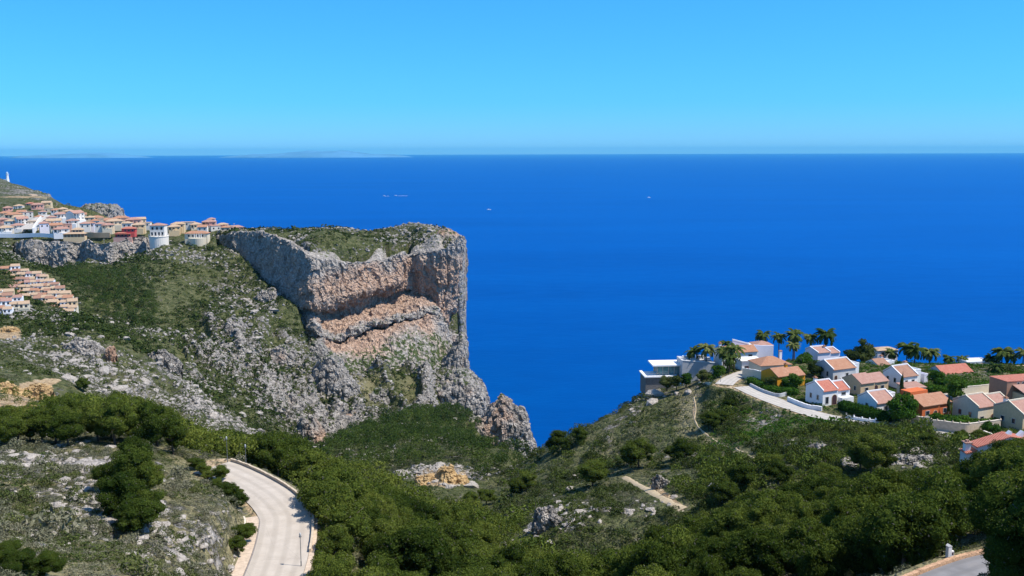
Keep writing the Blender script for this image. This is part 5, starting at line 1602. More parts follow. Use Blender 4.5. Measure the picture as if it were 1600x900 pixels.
def ex_near(r):
    b = MB(); b.prism([(0, -6), (17, -6), (17, 1.2), (5.2, 3.3), (0, 1.6)], 0, 2.6, 'y'); b.build('wall', WALL['grey'], r)
    b = MB(); b.prism([(-.3, 1.55), (5.2, 3.32), (17.3, 1.2), (17.3, 1.36), (5.2, 3.5), (-.3, 1.72)], -.2, 2.8, 'y'); b.build('roof', ROOF['red'], r)
    b = MB(); b.prism([(-1.7, -6), (0, -6), (0, .6), (-1.7, .3)], .3, 2.4, 'y'); b.build('side_wing', WALL['grey'], r)
    b = MB(); b.prism([(-1.8, .4), (0, .9), (0, 1.1), (-1.8, .6)], .1, 2.5, 'y'); b.build('roof', ROOF['red'], r)
    b = MB(); b.box(-1.6, -.7, .9, 1.8, .3, 2.0); c_ = b.build('chimney', M_WHITE, r)
    b = MB(); b.box(-1.8, -.5, .7, 2.0, 2.0, 2.2); b.box(-1.4, -.9, 1.1, 1.6, 2.2, 2.5); b.build('cap', ROOF['pink'], c_)
    for x in (5.3, 7.3):
        b = MB(); b.prism([(x - .5, 3.0), (x + .5, 3.0), (x + .7, 3.9), (x + .5, 4.0)], 1.0, 1.9, 'y'); b.build('vent', M_WHITE, r)
    for a in (2.4, 8.0, 12.0): win_part(r, 'f', a, -.9, 1.3, 1.2, 0.0)
    flat_block(r, 'gate_post', -2.8, -2.2, -.5, .1, -6, -2.2, M_WHITE, False)


p_ = P(1527, 714, 152); r = thing('house', 'nearest house, grey with red roof and white chimney behind pines', 'house', p_, 0.0); ex_near(r); FOOT.append((p_[0] + 7, p_[1] + 5, 9))


def block_house(label, px, py, y, yaw, w, d, h, wall, roof, hr=1.2, wins=2, group=None, name='house', flat=False, base=4.0):
    r = thing(name, label, 'house', P(px, py, y), math.radians(yaw), group)
    flat_block(r, 'wall', 0, w, 0, d, -base, h, WALL[wall], flat)
    if not flat: hip(r, 0, w, 0, d, h, hr, ROOF[roof], .3)
    for i in range(wins):
        win_part(r, 'f', w * (i + .5) / wins, h * .5, min(1.1, w / wins * .45), min(1.3, h * .45), 0.0)
    return r


block_house('white flat roofed villa glimpsed behind the salmon roofed house', 1511, 578, 332, 8, 9, 6, 2.6, 'white', None, wins=2, flat=True)
block_house('white bungalow with tiled roof right of the flat white villa', 1541, 581, 330, 8, 8, 6, 2.4, 'white', 'sand', 1.0)
block_house('white cottage with low roof at the right edge under the palms', 1584, 592, 318, 10, 9, 6, 2.8, 'white', 'sand', 1.1)
block_house('pale grey house on the skyline behind the dark round tree', 1371, 559, 336, 12, 8, 5, 2.6, 'lilac', 'sand', .8)
block_house('tiny cream round roofed hut beside the pair of palms', 1413, 578, 322, 10, 3.4, 3.4, 1.8, 'cream', 'sand', .9, wins=1, name='hut')
FOOT += [(P(1530, 578, 332)[0], 334, 9), (P(1560, 581, 330)[0], 333, 7)]


def garden_wall(label, pts, h, mat, w=.3, cap=None, ymin=220, base=1.2, scallop=0):
    pp = []
    for a in pts:
        g_ = hit(a[0], a[1], a[2] if len(a) > 2 else ymin)
        if g_: pp.append(g_)
    c_ = catmull(pp, 8)
    c_[:, 2] = np.convolve(np.pad(c_[:, 2], 4, mode='edge'), np.ones(9) / 9, 'valid')
    o = wall_along('garden_wall', c_, 0, w, -base, h, mat, label, 'wall', capmat=cap)
    if scallop:
        b = MB()
        for q_ in c_[::scallop]:
            b.tube([(q_[0], q_[1], q_[2] + h), (q_[0], q_[1], q_[2] + h + .45)], [.35, .12], 6)
        b.build('pillar_cap', mat, o)
    return o


garden_wall('low grey wall curving below the ochre house hedge', [(1172, 604), (1188, 612), (1204, 618), (1218, 621), (1232, 617)], 1.0, WALL['grey'])
garden_wall('thick white wall in front of the red roofed white house', [(1231, 627), (1245, 633), (1262, 639), (1284, 643)], 1.3, M_WHITE, .5)
garden_wall('white wall beside the lane left of the ochre house', [(1160, 590), (1174, 592), (1192, 596)], 3.0, WALL['cream'], .3, M_WHITE)
garden_wall('white scalloped wall along the road under the hedge', [(1322, 653), (1338, 657), (1355, 660), (1368, 661)], .9, M_WHITE, .3, None, 220, 1.2, 6)
garden_wall('tall tan retaining wall with cypress above it', [(1454, 672), (1470, 674), (1490, 677), (1510, 678), (1535, 675), (1562, 672)], 2.6, M_BEIGEW, .4, M_CAP, 215, 1.2, 5)
garden_wall('short beige wall right of the round tree', [(1424, 662), (1438, 665), (1452, 666)], 2.2, M_BEIGEW, .4, M_CAP, 215)
garden_wall('ochre wall in front of the tan house at the right edge', [(1536, 688), (1552, 692), (1575, 695), (1600, 697), (1625, 699)], 2.2, WALL['yellow'], .4, M_CAP, 205)
garden_wall('long pale wall behind the village square', [(1502, 618), (1530, 615), (1570, 611), (1605, 609)], 2.4, WALL['cream'], .3, M_CAP, 250)
garden_wall('low pale wall along the lane left of the palms', [(1092, 601, 260), (1106, 602, 260), (1121, 601, 260)], .6, M_CAP, .3, None, 280)

# ------------------------------------------------------------------ palms, cypresses, garden trees
M_PALM = mat_leaf('palm_frond', (0.030, 0.055, 0.014), (0.085, 0.115, 0.030), (0.22, 0.22, 0.08), 0.25)


def palm_meshes(seed):
    rng = random.Random(seed)
    V_, F_, A_ = [], [], []
    for k_ in range(34):
        a = rng.uniform(0, 6.28); el = rng.uniform(-.5, 1.25); L = rng.uniform(.85, 1.1)
        dx, dy = math.cos(a), math.sin(a); prev = None
        n = 7; pz = 0; pr_ = 0; e = el
        pts = []
        for i in range(n + 1):
            pts.append((pr_, pz)); pr_ += math.cos(e) * L / n; pz += math.sin(e) * L / n; e -= .26
        for i in range(n):
            (r0, z0), (r1, z1) = pts[i], pts[i + 1]
            wd = .17 * math.sin(math.pi * (i + .9) / (n + 1.2))
            for s_ in (-1, 1):
                b = len(V_)
                V_ += [(dx * r0, dy * r0, z0), (dx * r1, dy * r1, z1), (dx * (r1 + .07) - dy * wd * s_, dy * (r1 + .07) + dx * wd * s_, z1 - wd * .6), (dx * (r0 + .05) - dy * wd * s_, dy * (r0 + .05) + dx * wd * s_, z0 - wd * .7)]
                F_.append([b, b + 1, b + 2, b + 3]); A_ += [rng.random() * .9] * 4
    cm_ = leafmesh('palm_crown', (np.array(V_), np.array(F_), np.array(A_)), M_PALM)
    b = MB(); b.tube([(0, 0, -1), (.03, 0, -.5), (0, .03, 0)], [.10, .085, .095], 8)
    return cm_, b.data('palm_trunk', M_BARK, True)


PALMS = [palm_meshes(i) for i in range(4)]


def palm(label, px, top, base_py, y, R=2.6, k_=0):
    t_, q_ = tq(px, base_py)
    x = t_ * y; z0 = float(ground(x, y))
    _, qt = tq(px, top + R * .35 * 1500 / y * .6)
    zt = CAM_H - qt * y
    h = max(zt - z0, 2.0)
    r = thing('palm_tree', label, 'tree', (x, y, z0), k_ * 1.7, 'palm trees of the village')
    cm_, tm_ = PALMS[k_ % 4]
    c_ = link('crown', cm_, r); c_.location = (0, 0, h); c_.scale = (R, R, R)
    t2 = link('trunk', tm_, r); t2.location = (0, 0, h); t2.scale = (2.2, 2.2, h)


for i, (lb, px_, tp, y_, R_) in enumerate([
    ('leftmost palm above the grey terrace wall', 1082, 545, 326, 3.2), ('second palm from the left above the grey terrace wall', 1103, 540, 324, 3.6),
    ('bushy palm left of the long white house', 1130, 545, 318, 3.2), ('leaning palm in front of the long white house', 1146, 541, 312, 3.8), ('palm standing low beside the top of the lane', 1139, 556, 308, 3.0), ('small palm behind the tall red chimney of the long house', 1133, 534, 335, 2.4),
    ('palm behind the sloping white parapet, first of the skyline row', 1191, 519, 340, 3.2), ('second palm of the skyline row behind the hipped orange roof', 1216, 522, 342, 3.0), ('third and broad palm of the skyline row', 1241, 519, 338, 3.8),
    ('fourth palm of the skyline row, left of the lilac house', 1265, 524, 340, 3.0), ('tallest palm of the skyline row, behind the lilac house', 1289, 517, 338, 4.4), ('low golden palm in front of the third skyline palm', 1238, 536, 330, 2.6),
    ('small palm right of the dark round tree', 1392, 548, 334, 2.6), ('left one of the tall pair of palms in the centre right', 1416, 538, 330, 4.0), ('right one of the tall pair of palms in the centre right', 1428, 542, 326, 3.8), ('dark palm right of the tall pair', 1451, 546, 332, 3.6),
    ('small palm peeping over the salmon roof', 1481, 557, 338, 2.6), ('second small palm over the salmon roof', 1501, 558, 338, 2.6), ('palm left of the big palm clump near the right edge', 1545, 556, 334, 3.0), ('big palm of the clump near the right edge', 1564, 545, 332, 4.2),
    ('palm between the big clump and the right edge', 1578, 553, 330, 2.8), ('palm at the right edge of the village', 1597, 547, 326, 3.6), ('palm growing on the lawn before the white bungalow', 1553, 570, 308, 2.8)]):
    palm(lb, px_, tp, tp + 40, y_, R_ * 1.12, i)


def leaftree(label, px, py, ymin, R, H, mat, seed, name='round_tree', zc=None, y=None, kind='dome'):
    g_ = P(px, py, y) if y else hit(px, py, ymin)
    r = thing(name, label, 'tree', (g_[0], g_[1], g_[2] - .1), seed)
    if kind == 'cypress':
        T_ = blobtree(seed, 16, 1100, .16, 1.0, .6, (.3, .45)); V_, F_, A_ = T_
        zz = V_[:, 2] * .5 + .5; tp_ = (1 - np.clip(zz, 0, 1) ** 1.6) * .9 + .12
        V_ = np.stack([V_[:, 0] * R * tp_, V_[:, 1] * R * tp_, zz * H + .3], 1)
    else:
        V_, F_, A_ = blobtree(seed, 20, 3000, .075, H / R * .8, .66, (.26, .42), dome=False)
        V_ = V_ * np.array([R, R, R]) + np.array([0, 0, H * .62])
    link('crown', leafmesh('crown', (V_, F_, A_), mat), r)
    b = MB(); b.tube([(0, 0, -1), (0, 0, H * .5)], [.22, .14], 7); b.build('trunk', M_BARK, r, True)
    return r


leaftree('big round olive green tree in front of the bluish white house', 1412, 662, 222, 5.2, 6.2, M_LUSH, 31)
leaftree('large dark tree rising on the village skyline', 1352, 572, 0, 4.6, 8.0, M_SCRUB, 32, y=330)
leaftree('smaller dark tree left of the large skyline tree', 1328, 574, 0, 3.4, 5.2, M_SCRUB, 33, y=330)
leaftree('bright green tree before the ochre house', 1236, 612, 230, 3.6, 4.4, M_LUSH, 34)
leaftree('dark bush tree at the left gable of the ochre house', 1204, 610, 230, 2.2, 4.2, M_SCRUB, 35)
leaftree('leafy tree beside the village square', 1494, 622, 240, 4.0, 6.0, M_LUSH, 36)
leaftree('green tree between lilac house and hipped orange roof', 1256, 574, 0, 4.0, 4.4, M_LUSH, 37, y=318)
leaftree('small green tree by the lane end below the palms', 1123, 590, 280, 2.6, 3.6, M_LUSH, 38)
leaftree('rounded green tree right of the white balcony house', 1462, 606, 250, 3.4, 3.8, M_LUSH, 39)
leaftree('dark tree left of the white cottage at the right edge', 1570, 594, 0, 4.0, 4.6, M_SCRUB, 41, y=312)
leaftree('dark tree behind the grey white stair house', 1318, 586, 0, 3.0, 5.0, M_SCRUB, 42, y=312)
leaftree('dark tree growing between the hipped roof and the grey white house', 1272, 590, 0, 3.0, 4.6, M_SCRUB, 43, y=298)
leaftree('low green tree under the ochre wall house at the right edge', 1548, 682, 205, 2.6, 3.0, M_LUSH, 44)
leaftree('bushy dark tree at the foot of the modern villa', 1042, 606, 0, 2.6, 3.2, M_SCRUB, 61, y=312)
leaftree('green bush tree below the grey terrace wall on its left', 1072, 600, 0, 2.6, 3.0, M_LUSH, 62, y=312)
leaftree('green bush tree below the grey terrace wall on its right', 1100, 597, 0, 2.8, 3.4, M_SCRUB, 63, y=310)
leaftree('low dark tree between modern villa and terrace wall', 1057, 604, 0, 2.4, 3.0, M_SCRUB, 64, y=308)
leaftree('slim dark cypress beside the white balcony house', 1408, 626, 230, .95, 9.0, M_SCRUB, 51, 'cypress', kind='cypress')
leaftree('slim dark cypress above the tall tan retaining wall', 1481, 656, 222, .95, 7.4, M_SCRUB, 52, 'cypress', kind='cypress')
leaftree('small cypress behind the round olive green tree', 1389, 634, 230, .6, 3.8, M_SCRUB, 53, 'cypress', kind='cypress')


def hedge(label, pts, h, w, mat=None, ymin=215, n=1400):
    pp = [hit(a[0], a[1], a[2] if len(a) > 2 else ymin) for a in pts]
    c_ = catmull(pp, 12); k_ = RNG.integers(0, len(c_), n)
    jit = RNG.normal(size=(n, 3)); jit /= np.linalg.norm(jit, axis=1, keepdims=True); jit[:, 2] = np.abs(jit[:, 2])
    q_ = c_[k_] + np.array([0, 0, h * .35]) + jit * np.array([w, w, h * .65]) * RNG.uniform(.85, 1.08, (n, 1))
    V_, F_ = tufts(q_, jit, .3, RNG)
    iv, if_ = ico(1)
    VV, FF, AA = [V_], [F_], [np.repeat(RNG.random(n) * .8, 4)]; off = len(V_)
    for q in c_[::2]:
        v = iv * np.array([w * .9, w * .9, h * .62]) + q + np.array([0, 0, h * .35]); VV.append(v); FF.append(np.concatenate([if_, if_[:, 2:3]], 1) + off); off += len(v); AA.append(np.full(len(v), .2))
    o = link('hedge', leafmesh('hedge', (np.concatenate(VV), np.concatenate(FF), np.concatenate(AA)), mat or M_LUSH))
    return tag(o, label, 'hedge')


hedge('dark hedge around the foot of the ochre house', [(1174, 600), (1190, 608), (1205, 614), (1222, 616), (1240, 616)], 2.2, 1.8)
hedge('green hedge between the red roofed white house and the bluish one', [(1318, 640), (1335, 646), (1350, 650), (1366, 654), (1385, 658)], 2.8, 2.0, n=1800)
hedge('clipped hedge on top of the tall tan retaining wall', [(1458, 664), (1475, 667), (1495, 669), (1510, 668)], 3.2, 1.8)
hedge('hedge under the windows of the large pale grey house', [(1516, 670), (1535, 670), (1556, 668)], 2.6, 1.4)
hedge('hedge bordering the lawn of the salmon roofed house', [(1456, 612), (1475, 614), (1500, 612), (1530, 608), (1560, 602)], 2.0, 2.0, n=2200)
hedge('hedge below the grey white stair house', [(1262, 602), (1280, 606), (1302, 608), (1316, 608)], 1.6, 1.6)
hedge('hedge behind the sandy beige house', [(1345, 596), (1365, 597), (1384, 596)], 2.0, 2.2)

x, y, z, px, py = scatter_grid(9000, 236, 345, 1060, 1640)
m = (sample_attr(ROADM, x, y) < .1) & (RNG.random(len(x)) < .6) & (px > 1110)
for fx, fy, fr in FOOT: m &= (x - fx) ** 2 + (y - fy) ** 2 > (fr * .85) ** 2
k_ = int(m.sum()); sz = np.exp(RNG.normal(0, .35, k_)) * 1.0
merge(SH_M, (RNG.integers(0, 5, k_), np.stack([x[m], y[m], z[m] - .1], -1), np.stack([sz, sz, sz * .75], -1), RNG.uniform(0, 6.28, k_), RNG.normal(0, .15, k_)), 'garden_shrubs', M_LUSH)

# parked vehicle by the garage
p_ = hit(1176, 580, 285)
r = thing('parked_car', 'dark red car parked between the white garage and the hipped house', 'car', (p_[0], p_[1] - .3, p_[2] + .05), .4)
M_CARP = mat_plain('dark_red_paint', (0.16, 0.03, 0.03), 0.35, 0.5, 0.05)
b = MB(); b.prism([(-2.0, .35), (2.0, .35), (2.05, .85), (1.2, .98), (.75, 1.45), (-1.2, 1.5), (-1.75, 1.0), (-2.05, .9)], -.8, .8, 'y'); b.build('body', M_CARP, r)
b = MB(); b.prism([(1.05, 1.0), (.7, 1.38), (-1.1, 1.42), (-1.5, 1.02)], -.81, .81, 'y'); b.build('side_window', M_GLASS, r)
for wx in (-1.25, 1.25):
    for wy in (-.82, .62):
        b = MB(); b.tube([(wx, wy, .33), (wx, wy + .2, .33)], [.33, .33], 12); b.build('wheel', M_DARKW, r)

# ------------------------------------------------------------------ street lamps, utility box
M_LAMP = mat_plain('lamp_grey_paint', (0.14, 0.15, 0.16), 0.5, 0.4, 0.05)
M_GLOBE = mat_plain('milky_globe', (0.42, 0.43, 0.43), 0.3, 0.5, 0.03)


def lamp(label, loc, h):
    r = thing('street_lamp', label, 'street lamp', loc, 0.0, 'street lamps along the roads')
    b = MB(); b.tube([(0, 0, -.3), (0, 0, .6), (0, 0, .62), (0, 0, h)], [.07, .07, .045, .035], 8); b.build('pole', M_LAMP, r)
    b = MB(); b.tube([(0, 0, h), (0, 0, h + .08), (0, 0, h + .25), (0, 0, h + .42), (0, 0, h + .5)], [.06, .10, .13, .09, .03], 10); b.build('globe', M_GLOBE, r, True)
    b = MB(); b.tube([(0, 0, h - .02), (0, 0, h + .06)], [.16, .16], 8); b.build('collar', M_LAMP, r)


c, w = ROADC['main']


def roadside(px, off, road='main'):
    c, w = ROADC[road]
    d = np.gradient(c[:, :2], axis=0); d /= np.linalg.norm(d, axis=1, keepdims=True)
    q_ = np.c_[c[:, :2] + np.stack([d[:, 1], -d[:, 0]], 1) * off, c[:, 2]]
    u, v = project(q_[:, 0], q_[:, 1], q_[:, 2])
    return q_, u, v


q_, u, v = roadside(0, w / 2 - 0.5)
i = int(np.argmin(np.abs(v - 884))); lamp('nearest lamp post, at the outer edge of the curving road', tuple(q_[i]), 3.6)
i = int(np.argmin(np.hypot(u - 341, v - 731))); lamp('lamp post where the curving road disappears behind the slope', tuple(q_[i]), 3.7)
q_, u, v = roadside(0, w / 2 + 0.9)
i = int(np.argmin(np.hypot(u - 380, v - 738))); lamp('lamp post in the shade of the pines beyond the road', tuple(q_[i]), 2.6)
g_ = hit(1126, 598, 270); lamp('short white lamp post at the foot of the village lane', g_, 1.6)

g_ = hit(1482, 873, 70)
r = thing('utility_pillar', 'white utility pillar with meter box beside the grey road', 'utility box', (g_[0], g_[1], g_[2] - .1), .25)
r.scale = (.75, .75, .8)
b = MB(); b.box(-.22, .26, -.2, .3, -.5, 1.55); b.prism([(-.26, 1.55), (.30, 1.55), (.02, 1.75)], -.24, .34, 'y'); b.build('pillar', M_WHITE, r)
b = MB(); b.box(.26, .62, -.15, .2, .35, .95); o_ = b.build('meter_box', M_WHITE, r)
b = MB(); b.box(.33, .55, -.162, -.14, .48, .82); b.build('door', M_DARKW, o_)

# ------------------------------------------------------------------ the town above the left cliffs
M_POLE = M_LAMP
RT = random.Random(21)


ORD0 = ['first', 'second', 'third', 'fourth', 'fifth', 'sixth', 'seventh', 'eighth', 'ninth']
TWALL = {'white': mat_plain('warm_white_render', (0.74, 0.68, 0.60), 0.85, 0.15, 0.08), 'cream': mat_plain('warm_cream_render', (0.70, 0.55, 0.38), 0.85, 0.15, 0.08)}


def town_house(label, px, py, y, yaw, w, d, h, wall, roof, style='hip', hr=None, storeys=1, group='houses of the town above the left cliff'):
    """px,py: foot of the middle of the front"""
    X, Y_, Zz = P(px, py, y)
    h *= .78; w *= .95
    ca, sa = math.cos(math.radians(yaw)), math.sin(math.radians(yaw))
    r = thing('house', label, 'house', (X - w / 2 * ca, Y_ - w / 2 * sa, Zz), math.radians(yaw), group)
    hr = hr or min(w, d) * .21
    wo_ = flat_block(r, 'wall', 0, w, 0, d, -5, h, TWALL.get(wall, WALL[wall]), False)
    if style == 'hip': hip(r, 0, w, 0, d, h, hr, ROOF[roof], .5)
    elif style == 'gable':
        b = MB(); b.prism([(-.5, h - .1), (d / 2, h + hr), (d + .5, h - .1), (d + .5, h + .1), (d / 2, h + hr + .2), (-.5, h + .1)], -.3, w + .3, 'x'); b.build('roof', ROOF[roof], r)
        b = MB(); b.prism([(0, h - .05), (d, h - .05), (d / 2, h + hr)], 0, w, 'x'); b.build('gable', WALL[wall], r)
    else:
        b = MB(); b.box(-.2, w + .2, -.2, d + .2, h, h + .4); b.build('roof', WALL[wall] if roof is None else ROOF[roof], r)
    n = max(2, int(w / 3.2))
    for s_ in range(storeys):
        for i in range(n):
            win_part(r, 'f', w * (i + .5) / n, h * (s_ + .5) / storeys, 1.2, 1.4, 0.0)
    if w > 9 and style != 'flat':
        b = MB(); b.box(.8, w - .8, -2.6, -.02, -5, .25); b.build('terrace', WALL[wall], r)
        b = MB(); b.box(.4, w * .55, -3.0, -.02, h * .92, h * .92 + .25)
        b.build('porch_roof', ROOF[roof], r)
        for i in range(3):
            b = MB(); b.box(.6 + i * (w * .5 / 2), .95 + i * (w * .5 / 2), -2.9, -2.55, .25, h * .92); b.build('pillar', WALL[wall], r)
    return r


TOWN = [  # label, px, py, y, yaw, w, d, h, wall, roof, style, storeys
    ('cream house with sand roof at far left of the front row', 8, 362, 860, 20, 13, 9, 4.5, 'white', 'sand', 'hip', 1),
    ('white house with grey shutters, second in the front row', 26, 358, 900, 15, 12, 9, 4.5, 'white', 'pink', 'hip', 1),
    ('white gabled house right of the leftmost front houses', 36, 350, 930, 40, 11, 9, 6.5, 'white', 'pink', 'gable', 2),
    ('wide villa with orange roof behind the leftmost houses', 20, 341, 990, 15, 16, 10, 5, 'cream', 'orange', 'hip', 1),
    ('white stepped villa with two storeys left of the green gap', 44, 340, 1010, 25, 10, 8, 7, 'white', 'pink', 'flat', 2),
    ('pink villa high on the slope left of the garden', 58, 326, 1120, 20, 14, 9, 6, 'pink', 'pink', 'hip', 1),
    ('small rose house beside the pink villa', 46, 322, 1160, 10, 9, 7, 4, 'pink', 'red', 'hip', 1),
    ('white house with round blue grey wall below the stairs', 70, 357, 880, 30, 9, 9, 6, 'lilac', 'pink', 'hip', 1),
    ('white terraced villa in the middle of the town', 84, 352, 920, 20, 14, 9, 5.5, 'white', 'sand', 'gable', 1),
    ('white villa behind the middle terraced villa', 95, 341, 980, 20, 14, 9, 5.5, 'white', 'pink', 'hip', 1),
    ('ochre yellow tower villa near the top of the town', 98, 336, 1060, 20, 10, 9, 8.5, 'yellow', 'sand', 'hip', 2),
    ('low yellow house right of the ochre tower villa', 107, 335, 1050, 15, 12, 8, 4.5, 'yellow', 'sand', 'hip', 1),
    ('big bright white two storey house on the sea side', 124, 344, 930, 62, 13, 11, 9, 'white', 'pink', 'gable', 2),
    ('white house with dark porch left of the ochre clifftop villa', 95, 364, 840, 18, 13, 9, 4.5, 'white', 'pink', 'hip', 1),
    ('small white house above the ochre clifftop villa', 133, 357, 850, 20, 9, 8, 5.5, 'white', 'pink', 'hip', 1),
    ('white narrow house right of the small white house', 141, 356, 860, 15, 7, 8, 5.5, 'lilac', 'orange', 'hip', 1),
    ('brown orange house near the distant headland rock', 151, 346, 960, 20, 13, 9, 5, 'brown', 'orange', 'hip', 1),
    ('cream house under the headland rock', 160, 348, 930, 15, 10, 8, 5, 'cream', 'sand', 'flat', 1),
    ('sand roofed villa above the red house', 178, 352, 880, 15, 15, 9, 5, 'cream', 'sand', 'hip', 1),
    ('peach villa behind the red house', 188, 346, 940, 12, 15, 9, 4.5, 'cream', 'orange', 'hip', 1),
    ('peach and white villa on the right behind the red house', 208, 351, 890, 15, 14, 9, 6.0, 'pink', 'pink', 'hip', 1),
    ('low white house between the peach villa and the round tower', 226, 354, 880, 8, 10, 8, 4.2, 'white', 'sand', 'flat', 1),
    ('sand house left of the cream bow fronted villa', 277, 356, 860, 8, 12, 8, 4.5, 'yellow', 'sand', 'hip', 1),
    ('white chimneyed house behind the cream bow fronted villa', 292, 353, 880, 8, 13, 8, 4.0, 'white', 'sand', 'flat', 1),
    ('terracotta round villa at the right end of the town', 326, 353, 900, 10, 13, 9, 5.0, 'pink', 'pink', 'hip', 1),
    ('raised upper room of the villa cluster at the right end', 330, 346, 906, 10, 7, 6, 3.0, 'white', 'pink', 'hip', 1),
    ('white annexe right of the terracotta villa', 347, 355, 890, 8, 10, 7, 3.2, 'pink', 'sand', 'hip', 1),
    ('last small white house at the right end of the town', 361, 357, 885, 8, 8, 6, 2.6, 'white', 'sand', 'flat', 1),
    ('sandy building on the road terrace below the lighthouse', 46, 309, 1440, 5, 20, 8, 4, 'yellow', 'sand', 'hip', 1),
    ('tan house at left edge below the lighthouse ridge', 6, 338, 1040, 12, 13, 9, 4.5, 'cream', 'orange', 'hip', 1),
    ('orange roofed cottage between the two left villas', 33, 336, 1050, 12, 10, 8, 4.5, 'cream', 'orange', 'gable', 1),
    ('white cottage peeking under the pink villa', 66, 336, 1060, 16, 8, 7, 4.5, 'white', 'pink', 'hip', 1),
    ('white cottage with steps right of the white stairway', 80, 345, 960, 16, 9, 7, 4.5, 'white', 'pink', 'hip', 1),
    ('pale cottage just left of the big bright white house', 112, 350, 900, 10, 11, 8, 4.0, 'white', 'pink', 'hip', 1),
    ('sand cottage right of the big bright white house', 140, 345, 950, 14, 9, 8, 4.2, 'cream', 'sand', 'hip', 1),
    ('cream cottage above the red house on its left', 168, 357, 850, 14, 10, 8, 4.0, 'cream', 'pink', 'hip', 1),
]
for a in TOWN:
    town_house(*a[:10], style=a[10], storeys=a[11])


CL = [('white', 'pink'), ('cream', 'sand'), ('white', 'sand'), ('cream', 'orange'), ('white', 'orange'), ('yellow', 'sand'), ('pink', 'pink')]
for cname, pts_ in (('cluster just above the white terrace wall', [(14, 352, 930), (2, 349, 950), (50, 352, 900), (76, 349, 930), (88, 359, 850), (104, 357, 860), (60, 345, 970), (30, 345, 970)]),
                    ('cluster behind the crimson villa', [(148, 352, 900), (156, 357, 850), (172, 350, 910), (198, 356, 860), (216, 357, 850), (196, 348, 940), (219, 349, 920)]),
                    ('upper cluster under the ridge road', [(12, 330, 1100), (28, 327, 1130), (76, 331, 1100), (88, 333, 1080), (118, 338, 1000), (128, 341, 980), (72, 322, 1180)]),
                    ('low group right of the drum villa', [(272, 360, 850), (306, 357, 880), (316, 361, 850), (338, 360, 870), (352, 361, 860), (372, 361, 880)])):
    for i_, (a, b_, y_) in enumerate(sorted(pts_)):
        wl, rf = CL[(i_ * 3 + len(cname)) % 7]
        town_house(f"small {dict(white='white', cream='cream', yellow='yellow', pink='pink')[wl]} house, {ORD0[i_]} from left in the {cname}", a, b_, y_, RT.uniform(5, 28), RT.uniform(8, 12), 8, RT.uniform(4, 5.5), wl, rf, ['hip', 'hip', 'gable', 'flat'][i_ % 4] if True else '')


def ochre_villa(r):
    flat_block(r, 'base_wall', 0, 17, 0, 9, -6, 2.2, WALL['yellow'], False)
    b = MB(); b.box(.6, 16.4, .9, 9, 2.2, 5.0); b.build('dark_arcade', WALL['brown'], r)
    for x in np.linspace(0, 16.4, 7):
        b = MB(); b.box(x, x + .6, 0, .6, 2.2, 5.0); b.build('pillar', WALL['yellow'], r)
    hip(r, 0, 17, 0, 9, 5.0, 1.6, ROOF['sand'], .7)
    flat_block(r, 'upper_wall', 6, 15, 3.5, 9, 5.2, 8.2, WALL['yellow'], False)
    hip(r, 6, 15, 3.5, 9, 8.2, 1.6, ROOF['sand'], .7)
    for a in (8, 10.5, 13): win_part(r, 'f', a, 7.0, 1.3, 1.3, 3.5)


p_ = P(99, 375, 812); r = thing('villa', 'ochre arcaded villa standing on the edge of the left cliff', 'house', p_, .22); ochre_villa(r)


def red_villa(r):
    flat_block(r, 'base_wall', 0, 15, 0, 8, -7, 1.6, WALL['pink'], False)
    flat_block(r, 'wall', 1.5, 17, 1.5, 9, 1.6, 5.0, WALL['red'], False)
    hip(r, 1.5, 10, 1.5, 9, 5.0, 1.0, ROOF['red'], .6)
    flat_block(r, 'upper_wall', 6, 17, 4, 10, 5.0, 8.6, WALL['red'], False)
    hip(r, 6, 17, 4, 10, 8.6, 1.5, ROOF['red'], .7)
    b = MB(); b.box(1, 14, -.6, 1.5, 4.2, 4.5); b.build('canopy', ROOF['red'], r)
    for a in (4, 7, 10, 13): win_part(r, 'f', a, 3.1, 1.4, 1.5, 1.5)
    for a in (9, 12, 15): win_part(r, 'f', a, 7.0, 1.4, 1.3, 4.0)
    win_part(r, 'f', 10.5, .2, 1.6, 2.2, 0.0, True)


p_ = P(177, 374, 806); r = thing('villa', 'crimson villa with red roofs on the edge of the left cliff', 'house', p_, .12); red_villa(r)


def tower_villa(r):
    M_WHITE = TWALL['white']
    n = 28
    def cyl(R0, R1, z0, z1, name, mat, n=n):
        b = MB(); b.tube([(0, 0, z0), (0, 0, z1)], [R0, R1], n); return b.build(name, mat, r, False)
    cyl(7.4, 7.9, -7, 6.6, 'round_wall', M_WHITE)
    cyl(8.2, 8.2, 6.6, 7.0, 'terrace', M_WHITE)
    b = MB()
    for k_ in range(n):
        a = 2 * math.pi * k_ / n
        if k_ % 2 == 0: b.box(7.9 * math.cos(a) - .25, 7.9 * math.cos(a) + .25, 7.9 * math.sin(a) - .25, 7.9 * math.sin(a) + .25, 7.0, 8.1)
    b.build('balustrade', M_WHITE, r)
    flat_block(r, 'upper_wall', -5.8, 5.8, -4.4, 6, 7.0, 14.2, M_WHITE, False)
    hip(r, -5.8, 5.8, -4.4, 6, 14.2, 1.4, ROOF['pink'], .7)
    for a in (-4.2, -1.4, 1.4, 4.2): win_part(r, 'f', a, 8.6, 1.3, 2.2, -4.4)
    for a in (-3.6, 0, 3.6): win_part(r, 'f', a, 12.2, 1.5, 1.6, -4.4)


p_ = P(249, 385, 806); r = thing('villa', 'tall white villa on a round drum at the cliff edge', 'house', p_, .1); tower_villa(r); r.scale = (1, 1, 1.27)


